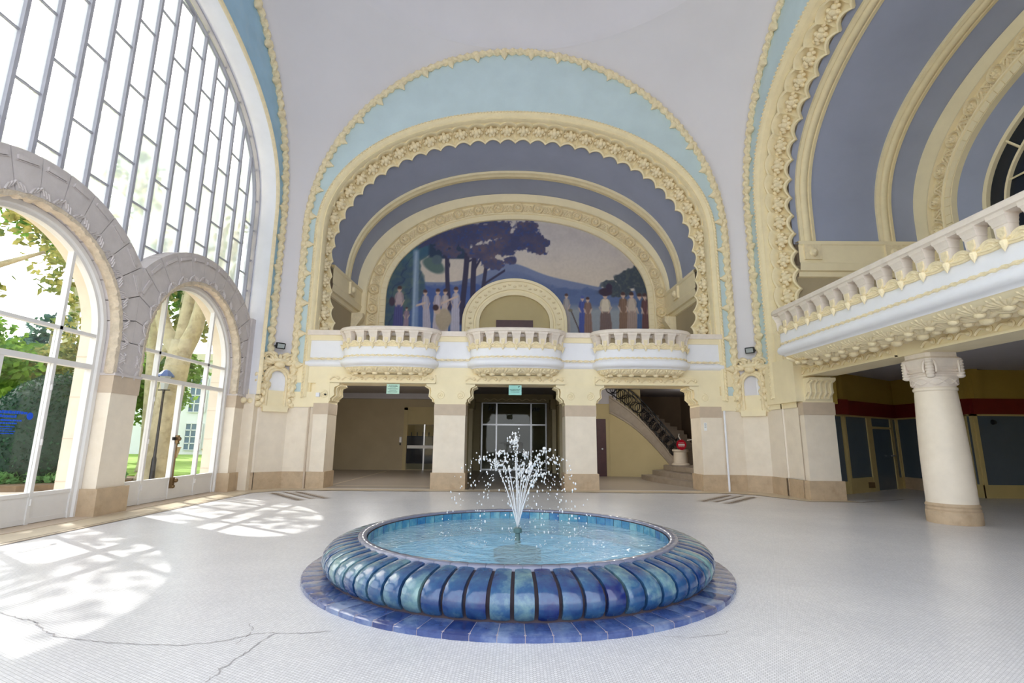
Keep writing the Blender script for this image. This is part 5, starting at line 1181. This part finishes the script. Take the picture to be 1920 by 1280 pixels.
# ------------------------------------------------------------------ fountain
FX, FY = .16, 6.2; NT = 72
fo = empty('fountain', (FX, FY, 0), 'round fountain of blue-green glazed tiles with pale blue pool and water jets', 'fountain')
RP = [(2.02, .045), (2.075, .07), (2.115, .12), (2.13, .18), (2.115, .24), (2.07, .29), (2.0, .325), (1.9, .35), (1.77, .37)]
def wedge(prof, half, sag=0.0, nm='tile', mat=None, thick=.05, nseg=4, sm=50):
    mb = MB(); rows = []
    pr = np.array(prof); tn = np.gradient(pr, axis=0); tn /= np.linalg.norm(tn, axis=1)[:, None]; nr = np.stack([tn[:, 1], -tn[:, 0]], 1)
    if nr[len(pr) // 2] @ (pr[len(pr) // 2] - np.array([1.8, .1])) < 0: nr = -nr
    for j in range(nseg + 1):
        t = -1 + 2 * j / nseg; a = half * t; o = -sag * t * t * t * t
        rows.append([((r + n[0] * o) * math.cos(a), (r + n[0] * o) * math.sin(a), z + n[1] * o) for (r, z), n in zip(pr, nr)])
    side = lambda a: [((r - n[0] * thick) * math.cos(a), (r - n[0] * thick) * math.sin(a), z - n[1] * thick) for (r, z), n in zip(pr, nr)]
    rows = [side(-half * .99)] + rows + [side(half * .99)]
    mb.grid(rows); return mb.mesh(nm, mat, sm, fix=False)
stp = 2 * PI / NT
ROLL = wedge(RP, stp * .415, .007, 'roll_tile', M['glaze'], .06, 6)
BASE = wedge([(2.31, 0.0), (2.31, .035), (2.295, .045), (2.2, .05), (2.05, .052)], stp * .485, .004, 'base_tile', M['glaze_base'], .03)
RIM = wedge([(1.78, .33), (1.78, .375), (1.77, .385), (1.70, .385), (1.69, .375), (1.69, .33)], stp * .49, .003, 'rim_tile', M['rim_stone'], .03)
WALL = MB().grid([[(1.68 * math.cos(a), 1.68 * math.sin(a), z) for z in (.05, .2, .35)] for a in (-stp * .48, 0, stp * .48)]).mesh('wall_tile', M['glaze_wall'], 60)
T0 = Matrix.Translation((FX, FY, 0))
for k in range(NT):
    R = T0 @ Matrix.Rotation(k * stp, 4, 'Z'); R2 = T0 @ Matrix.Rotation((k + .5) * stp, 4, 'Z')
    obj('roll_tile', ROLL, fo, R); obj('base_tile', BASE, fo, R2); obj('rim_tile', RIM, fo, R2); obj('wall_tile', WALL, fo, R)
mb = MB(); mb.lathe([(2.305, 0), (2.305, .033), (2.29, .042), (2.06, .047)], (FX, FY, 0), 120); mb.build('base_grout', M['grout_pale'], fo, 40); mb = MB(); mb.lathe([(2.07, .0), (2.06, .05), (2.05, .08), (2.075, .15), (2.08, .2), (2.04, .26), (1.97, .3), (1.87, .325), (1.76, .35), (1.69, .36), (1.69, 0)], (FX, FY, 0), 120); mb.build('grout_bed', M['grout'], fo, 40)
mb = MB(); mb.lathe([(1.69, .05), (.27, .05)], (FX, FY, 0), 96); mb.build('pool_floor', M['pool'], fo)
mb = MB(); mb.lathe([(.27, .05), (.275, .16), (.2, .165), (0, .165)], (FX, FY, 0), 40); mb.build('pool_well', M['pool_deep'], fo)
rng = np.random.default_rng(4); mb = MB(); rows = []
for r in np.linspace(0.001, 1.682, 50):
    rows.append([(FX + r * math.cos(a), FY + r * math.sin(a), .262 + .006 * math.sin(r * 17 - a * 0) * math.exp(-r) + .003 * math.sin(r * 31 + 3 * a) + .003 * math.sin(9 * r * math.cos(a) + 7 * r * math.sin(a))) for a in np.linspace(0, 2 * PI, 121)[:-1]])
mb.grid(rows, close_u=True); mb.build('water', M['water'], fo, 180)
mb = MB(); mb.lathe([(0, .0), (.035, .0), (.035, .12), (.028, .13), (.028, .2), (.05, .21), (.05, .25), (.04, .26), (0, .26)], (FX, FY, .14), 14); mb.build('nozzle', material('grey_green_bronze', (84, 110, 110), .45, .1, 9, metal=.3), fo, 40)
mb = MB(); mb.lathe([(0, 0), (.09, 0), (.1, .03), (.05, .06), (0, .06)], (FX, FY, .06), 14); mb.build('nozzle_foot', M['pool_deep'], fo, 40)
JETS = [(-.42, .10, 1.20), (-.21, -.16, 1.26), (-.24, .3, 1.12), (-.03, .02, 1.47), (-.06, -.05, 1.40), (.10, .16, 1.24), (.13, -.2, 1.1), (.34, .10, 1.28), (.40, -.12, 1.2), (.27, -.28, 1.02), (.02, .34, 1.05), (.24, .22, 1.14)]
rr = random.Random(21)
for dx, dy, zt in JETS:     # dx, dy: half the throw, zt: height of the crest
    h = zt - .4; mb = MB()
    P = lambda t: (FX + dx * t, FY + dy * t, .4 + h * (1 - (1 - t) ** 2))      # t=1 crest
    ts = np.linspace(0, .55, 14); mb.tube([P(t) for t in ts], [.0075 - .003 * t for t in ts], 6)
    te = 1 + math.sqrt(1 + .14 / h)
    n = 95
    for k in range(n):
        t = .42 + (te - .42) * (k / n) ** .9 + rr.uniform(-.02, .02); p = P(t); s = .006 + .032 * max(0, t - .35); r = rr.uniform(.0045, .0125) * (1 if t < 1.2 else .8)
        if t > 1.1 and rr.random() < .35: continue
        q = (p[0] + rr.gauss(0, s), p[1] + rr.gauss(0, s), max(.27, p[2] + rr.gauss(0, s)))
        mb.ball(q, (r, r, r * rr.uniform(1, 1.9)), 6, 4)
    for k in range(8): mb.ball((P(te)[0] + rr.gauss(0, .06), P(te)[1] + rr.gauss(0, .06), .275 + abs(rr.gauss(0, .02))), .006, 5, 3)
    mb.build('water_jet', M['drops'], fo, 180, 'stuff', fix=False)

# ------------------------------------------------------------------ floor inlays and cracks
def flat(poly, nm, mat, z=.004):
    mb = MB(); mb.add([(p[0], p[1], z) for p in poly], [tuple(range(len(poly)))]); return mb.build(nm, mat, fl)
def ribbon(pts, wd, nm, mat, z=.006, jit=0, seed=0):
    rr = random.Random(seed); P = [Vector((p[0], p[1])) for p in pts]; rows = []
    for i, p in enumerate(P):
        t = (P[min(i + 1, len(P) - 1)] - P[max(i - 1, 0)]).normalized(); n = Vector((-t.y, t.x)); w_ = wd * (1 + rr.uniform(-jit, jit)); rows.append([(p.x + n.x * w_ / 2, p.y + n.y * w_ / 2, z), (p.x - n.x * w_ / 2, p.y - n.y * w_ / 2, z)])
    mb = MB(); mb.grid(rows); return mb.build(nm, mat, fl)
flat([(-7.2, -.3), (-6.55, -.3), (-6.55, 13.9), (-7.2, 13.9)], 'inlay_band', M['inlay_cream'])
ribbon([(-6.52, -.3), (-6.52, 13.7), (-6.0, 14.3), (-5.3, 14.42), (6.2, 14.42), (6.8, 14.0), (7.15, 13.2), (7.35, 12.65), (8.6, 12.55), (10.1, 13.2), (9.2, 13.35)], .045, 'inlay_line', M['inlay_brown'])
ribbon([(-6.62, -.3), (-6.62, 13.8), (-6.1, 14.42), (-5.3, 14.55), (6.2, 14.55), (6.9, 14.1)], .025, 'inlay_line', M['inlay_brown'], .0065)
flat([(-6.55, 13.7), (-6.0, 14.3), (-5.3, 14.45), (-5.3, 15.05), (-7.2, 15.05), (-7.2, 13.7)], 'inlay_band', M['inlay_cream'], .0035)
flat([(-5.3, 14.45), (6.2, 14.45), (6.2, 15.05), (-5.3, 15.05)], 'inlay_band', M['inlay_cream'])
flat([(6.2, 14.45), (6.8, 14.03), (7.15, 13.25), (7.4, 12.7), (8.6, 12.6), (8.5, 13.0), (7.7, 13.0), (7.6, 14.6), (7.0, 15.1), (6.2, 15.05)], 'inlay_band', M['inlay_cream'], .0035)
for x in np.arange(-4.9, 6.2, 1.22):
    mb = MB(); mb.add([(x - .2, 14.38, .007), (x, 14.33, .007), (x + .2, 14.38, .007), (x, 14.42, .007)], [(0, 1, 2, 3)]); mb.build('inlay_motif', M['inlay_brown'], fl)
for x0 in (-1.05, 1.65):
    for q in (0, .16): ribbon([(x0 + (q if x0 < 0 else -q), 15.0), (x0 + (q if x0 < 0 else -q), 23.9)], .05, 'inlay_line', M['inlay_brown'])
flat([(-5.1, 15.9), (-1.98, 15.9), (-1.98, 16.05), (-5.1, 16.05)], 'inlay_line', M['inlay_cream']); ribbon([(-5.3, 16.2), (-5.2, 23.8)], .08, 'inlay_line', M['inlay_cream'])
flat([(-7.9, 15.2), (8.4, 15.2), (8.4, 24.0), (-7.9, 24.0)], 'bay_floor', material('grey_bay_mosaic', (158, 148, 136), .4, .06, 6), .002)
def motif(base, direction, mirror):
    b = Vector(base); d = Vector(direction).normalized(); n = Vector((-d.y, d.x)) * mirror
    for k, (o, L0, L1) in enumerate(((0, .0, 2.0), (.3, -.1, 1.9), (.6, 0, 2.0))):
        p0 = b + n * o + d * L0; p1 = b + n * o + d * L1; ribbon([p0, p1], .035, 'inlay_line', M['inlay_brown'], .0075)
        mb = MB(); cnt = 14
        for i in range(cnt):
            q = p0 + (p1 - p0) * ((i + .5) / cnt)
            for s in ((-1, 1) if k != 1 else (1,)):
                a = q; e = q + n * s * .17 + d * .12; mb.add([(a.x, a.y, .008), (a.x + d.x * .08, a.y + d.y * .08, .008), (e.x, e.y, .008)], [(0, 1, 2)])
        mb.build('feather_inlay', M['inlay_brown'], fl)
motif((-6.0, 13.7), (1.5, -1.75), 1); motif((6.5, 13.6), (-1.45, -1.6), -1)
for nm_, pts_, w_ in ((0, [(-4.05, 4.48), (-3.85, 4.38), (-3.61, 4.29), (-3.52, 4.22), (-3.41, 4.12), (-3.16, 3.98), (-2.83, 3.9), (-2.54, 3.86), (-2.22, 3.83), (-2.03, 3.88), (-1.9, 3.95), (-1.84, 4.03), (-1.69, 4.07), (-1.43, 4.06), (-1.24, 4.12)], .012), (1, [(-1.95, 4.26), (-1.86, 4.15), (-1.84, 4.0), (-1.84, 3.82)], .008), (2, [(-1.68, 4.05), (-1.69, 3.81), (-1.71, 3.61), (-1.72, 3.41), (-1.73, 3.29)], .014), (3, [(1.14, 4.03), (1.35, 4.01), (1.59, 4.07), (1.74, 4.14)], .008)):
    rr = random.Random(nm_); P_ = []
    for (x0, y0), (x1, y1) in zip(pts_[:-1], pts_[1:]):
        for q in np.linspace(0, 1, 7)[:-1]: P_.append((x0 + (x1 - x0) * q + rr.gauss(0, .008), y0 + (y1 - y0) * q + rr.gauss(0, .008)))
    ribbon(P_, w_ * .6, 'floor_crack', M['crack'], .003, .7, nm_)
# ------------------------------------------------------------------ garden beyond the doors
GZ = -.12
gp = MB().box(-24, -8.3, -25, 60, GZ - .2, GZ).build('path', M['path']); tag(gp, 'pale gravel path outside the doors', None, None, 'structure')
lw = MB().prism([(-120, -60), (-24, -60), (-22, 5), (-14.6, 20.8), (-11.2, 21.0), (-9, 23), (-9, 120), (-120, 120)], 'z', GZ - .1, GZ + .03).build('lawn', M['lawn']); tag(lw, 'sunlit green lawn beyond the path', None, None, 'structure')
def leaves(nm, mat, parent, clumps, n, size, seed, up=.0, kind='stuff'):
    r = np.random.default_rng(seed); cl_ = np.array([c[:3] for c in clumps]); rad = np.array([c[3] for c in clumps]); wgt = rad ** 2.2; idx = r.choice(len(cl_), n, p=wgt / wgt.sum())
    d = r.normal(size=(n, 3)); d /= np.linalg.norm(d, axis=1)[:, None]; rr_ = r.random(n) ** .4; P = cl_[idx] + d * (rad[idx] * rr_)[:, None] * np.array([1, 1, .8])
    a = r.normal(size=(n, 3)); a[:, 2] *= .6; a /= np.linalg.norm(a, axis=1)[:, None]; b = np.cross(a, r.normal(size=(n, 3))); b /= np.linalg.norm(b, axis=1)[:, None]; s = size * r.uniform(.6, 1.3, n)[:, None]
    V = np.stack([P - a * s, P + b * s * .62, P + a * s * 1.1, P - b * s * .62], 1).reshape(-1, 3); F = np.arange(4 * n).reshape(n, 4)
    md = bpy.data.meshes.new(nm); md.from_pydata(V.tolist(), [], F.tolist()); md.materials.append(mat); return obj(nm, md, parent, None, kind)
def clumps_in(c, r, n, size, seed):
    q = np.random.default_rng(seed); out = []
    while len(out) < n:
        p = q.uniform(-1, 1, 3)
        if p @ p < 1: out.append((c[0] + p[0] * r[0], c[1] + p[1] * r[1], c[2] + p[2] * r[2], size * q.uniform(.6, 1.3)))
    return out
def limb(mb, pts, r): mb.tube(resample3(pts, 10), np.interp(np.linspace(0, 1, 11), np.linspace(0, 1, len(r)), r), 10)
def resample3(pts, n):
    p = np.array(pts, float); t = np.linspace(0, 1, len(p)); tt = np.linspace(0, 1, n + 1); 
    q = np.stack([np.interp(tt, t, p[:, i]) for i in range(3)], 1); k = q.copy(); k[1:-1] = (q[:-2] + 2 * q[1:-1] + q[2:]) / 4; return k
def tree(base, trunk, label, crown, crad, nclump, csize, nleaf, lsize, mat, seed, limbs=(), group='garden trees'):
    t = empty('tree', base, label, 'tree', group); mb = MB(); limb(mb, [(base[0] + x, base[1] + y, base[2] + z) for x, y, z, r in trunk], [q[3] for q in trunk])
    mb.build('trunk', M['bark'], t, 180, fix=False)
    for L in limbs:
        mb = MB(); limb(mb, [(base[0] + x, base[1] + y, base[2] + z) for x, y, z, r in L], [q[3] for q in L]); mb.build('branch', M['bark'], t, 180, fix=False)
    leaves('foliage', mat, t, clumps_in(crown, crad, nclump, csize, seed), nleaf, lsize, seed + 1); return t
tree((-11.9, 17.9, GZ), [(0, 0, 0, .62), (.05, 0, .4, .46), (.1, 0, 2, .40), (.25, .1, 4.2, .40), (.3, .1, 4.9, .34)], 'large plane tree with mottled forked trunk by the lamp post', (-13.6, 18.2, 9.6), (4.3, 4.6, 3.6), 40, .8, 1700, .16, M['leaf_plane'], 31,
     [[(.3, .1, 4.4, .32), (-.6, .3, 5.4, .24), (-1.2, .5, 7.5, .16), (-1.6, .8, 10, .08)], [(.3, .1, 4.4, .32), (.9, -.1, 5.4, .24), (1.0, -.1, 7.8, .16), (1.6, 0, 10.5, .07)], [(.28, .1, 4.6, .28), (.3, .2, 6.6, .2), (.2, .6, 10, .08)]])
tree((-15.6, 22.9, GZ), [(0, 0, 0, .42), (0, 0, .5, .32), (-.15, 0, 2.5, .28), (-.5, .1, 5.5, .25), (-.8, .2, 8, .16)], 'slimmer plane tree with mottled trunk on the lawn edge', (-16.4, 23.2, 9.8), (4.2, 4.2, 3.8), 40, .9, 2600, .17, M['leaf_plane'], 41,
     [[(-.4, .1, 4.8, .2), (.6, .2, 6.4, .14), (1.5, .4, 8.6, .07)], [(-.5, .1, 5.2, .2), (-1.6, 0, 6.8, .14), (-2.6, 0, 8.8, .06)]])
tree((-15.6, 12.4, GZ), [(0, 0, 0, .4), (0, 0, 3, .3), (.4, .3, 6, .22), (.9, .4, 8, .12)], 'overhanging plane tree whose branch crosses the middle door', (-14.0, 13.2, 7.4), (3.2, 3.0, 2.5), 16, .6, 620, .15, M['leaf_plane'], 51,
     [[(.3, .2, 4.8, .14), (1.6, .9, 6.0, .09), (2.6, 1.3, 6.6, .04)], [(.4, .3, 5.6, .14), (1.2, -.4, 7.2, .09), (2.0, -.8, 8, .04)]])
tree((-20.5, 24.2, GZ), [(0, 0, 0, .3), (0, 0, 2, .25), (.1, 0, 4, .16)], 'yellow-leaved tree behind the clipped bush', (-20.5, 24.2, 4.6), (1.9, 1.9, 2.0), 22, .8, 1700, .18, M['leaf_plane'], 61)
tree((-28, 31, GZ), [(0, 0, 0, .3), (0, 0, 4, .2), (0, 0, 8, .08)], 'blue-green conifer in the distance behind the bush', (-28, 31, 5.2), (2.0, 2.0, 3.6), 44, .8, 3000, .2, M['leaf_blue'], 71)
tree((-26.5, 26, GZ), [(0, 0, 0, .3), (0, 0, 3, .2), (0, 0, 6, .1)], 'leafy green tree left of the clipped bush', (-26.5, 26, 4.2), (3.0, 3.0, 3.2), 40, 1.0, 3600, .2, M['leaf_green'], 81)
tree((-23.5, 35, GZ), [(0, 0, 0, .3), (0, 0, 3, .2), (0, 0, 6, .1)], 'dense green tree seen left of the slimmer trunk', (-23.0, 33.6, 5.0), (2.3, 2.3, 2.8), 40, .9, 3600, .2, M['leaf_green'], 91)
tree((-22.5, 21, GZ), [(0, 0, 0, .3), (0, 0, 3, .2), (0, 0, 5, .1)], 'bushy pale green tree beside the clipped bush', (-22.5, 21.5, 3.4), (2.4, 2.4, 2.6), 40, .9, 3400, .18, M['leaf_green'], 95)
tree((-20.5, 31.5, GZ), [(0, 0, 0, .5), (0, 0, 6, .4), (.2, 0, 14, .2)], 'tall tree seen dimly through the upper milky panes', (-20.8, 31.5, 15.0), (5.0, 4.5, 5.5), 46, 1.5, 7000, .26, M['leaf_green'], 111)
tree((-33, 38, GZ), [(0, 0, 0, .5), (0, 0, 8, .4), (.2, 0, 18, .2)], 'tallest tree far behind the great window', (-33, 38, 20.0), (5.5, 4.5, 6.5), 40, 1.4, 4200, .3, M['leaf_green'], 121)
lf_ = [o for o in bpy.data.objects if o.name.startswith('tree') and o.get('label', '').startswith('overhanging')][0]
leaves('sun_dapple_foliage', M['leaf_plane'], lf_, clumps_in((-16.2, 13.4, 11.0), (3.6, 3.4, 1.8), 22, .75, 52), 1000, .16, 53)  # unseen extra crown, added to break up the sun through the middle door
# clipped yew
yb = empty('clipped_bush', (-14.6, 16.9, GZ), 'dark clipped dome-shaped yew bush outside the middle door', 'bush')
mb = MB(); prof = [(1.55, .15), (1.72, .6), (1.76, 1.3), (1.66, 2.0), (1.4, 2.6), (1.0, 3.1), (.5, 3.42), (.0, 3.52)]
mb.lathe(prof, (-14.6, 16.9, GZ), 40); mb.build('core', material('yew_core', (36, 58, 48), .9, .3, 5, .8, 18), yb, 60)
r = np.random.default_rng(5); n = 9000; zz = r.random(n) * 3.5; rad = np.interp(zz, [p[1] for p in prof], [p[0] for p in prof]); aa = r.random(n) * 2 * PI; P = np.stack([-14.6 + (rad + r.normal(0, .03, n)) * np.cos(aa), 16.9 + (rad + r.normal(0, .03, n)) * np.sin(aa), GZ + zz], 1)
a = r.normal(size=(n, 3)); a /= np.linalg.norm(a, axis=1)[:, None]; b = np.cross(a, r.normal(size=(n, 3))); b /= np.linalg.norm(b, axis=1)[:, None]; s = .055 * r.uniform(.6, 1.3, n)[:, None]
md = bpy.data.meshes.new('foliage'); md.from_pydata(np.stack([P - a * s, P + b * s * .6, P + a * s, P - b * s * .6], 1).reshape(-1, 3).tolist(), [], np.arange(4 * n).reshape(n, 4).tolist()); md.materials.append(M['leaf_yew']); obj('foliage', md, yb, None, 'stuff')
fb = empty('flower_bed', (-13, 15.6, GZ), 'low flower bed with green leafy plants before the clipped bush', 'flower bed')
MB().prism([(-16.6, 14.3), (-13.4, 14.6), (-12.2, 15.6), (-12.0, 17.0), (-13.0, 18.6), (-16.5, 19.5)], 'z', GZ, GZ + .16).build('soil', M['soil'], fb)
cl_ = [(-16 + .3 * k + .05 * (k % 3), 14.75 + .035 * k + .012 * k * k, GZ + .3, .24) for k in range(13)]; leaves('plants', M['leaf_bed'], fb, cl_, 1500, .1, 15)
# lamp post
lp = empty('lamp_post', (-11.55, 17.3, GZ), 'slim black lamp post with blue capped lantern outside the door', 'lamp post'); lx, ly = -11.55, 17.3
mb = MB(); mb.lathe([(.12, 0), (.12, .1), (.08, .15), (.07, .8), (.045, .9), (.035, 3.0), (.05, 3.05), (.03, 3.1)], (lx, ly, GZ), 12); mb.build('post', M['iron'], lp, 40)
mb = MB(); mb.lathe([(.1, 3.1), (.19, 3.55), (.0, 3.55)], (lx, ly, GZ), 6); mb.build('lantern_glass', M['lens'], lp); mb = MB(); mb.lathe([(.26, 3.53), (.24, 3.6), (.1, 3.74), (0, 3.78)], (lx, ly, GZ), 8); mb.build('lantern_cap', M['lamp_blue'], lp, 20); MB().tube([(lx - .2, ly, GZ + 3.08), (lx + .2, ly, GZ + 3.08)], .02, 5).build('ladder_bar', M['iron'], lp)
# white house
hs = empty('house', (-30, 47, GZ), 'long white house with tall paned windows across the lawn', 'building'); HX0, HX1, HY = -48.0, -16.0, 46.0
MB().box(HX0, HX1, HY, HY + 8, GZ, 8.2).build('wall', M['house'], hs); MB().box(HX0 - .3, HX1 + .3, HY - .5, HY + 8.3, 8.2, 8.8).build('eaves', M['house_trim'], hs); MB().box(HX0, HX1, HY - .15, HY, 7.0, 7.5).build('string_course', M['house_trim'], hs)
for k in range(9):
    x = HX0 + 2.2 + k * 3.5
    for z0, z1 in ((.3, 2.6), (3.6, 6.6)):
        f = MB().box(x, x + 1.5, HY - .06, HY - .02, z0, z1).build('window', M['house_glass'], hs); mb = MB()
        for q in range(4): mb.box(x + q * .5 - .04, x + q * .5 + .04, HY - .12, HY - .05, z0, z1)
        for q in range(5): zq = z0 + (z1 - z0) * q / 4; mb.box(x, x + 1.5, HY - .12, HY - .05, zq - .04, zq + .04)
        mb.build('window_bars', M['house'], f)
for x, y, lb in ((-24.6, 38.5, 'terracotta pot with dark clipped plant before the white house'), (-19.0, 34.0, 'terracotta pot with leafy plant right of the plane tree')):
    p = empty('potted_plant', (x, y, GZ), lb, 'potted plant'); mb = MB(); mb.lathe([(0, 0), (.45, 0), (.62, .7), (.68, .75), (.6, .78), (0, .7)], (x, y, GZ + .03), 14); mb.build('pot', M['terracotta'], p, 40); leaves('foliage', M['leaf_green'], p, [(x, y, 1.0 + .45 * k, .5 - .12 * k) for k in range(4)], 500, .1, 77)
for o in list(bpy.data.objects):
    if o.type == 'EMPTY' and o.parent is None and not o.get('category'): print('untagged', o.name)
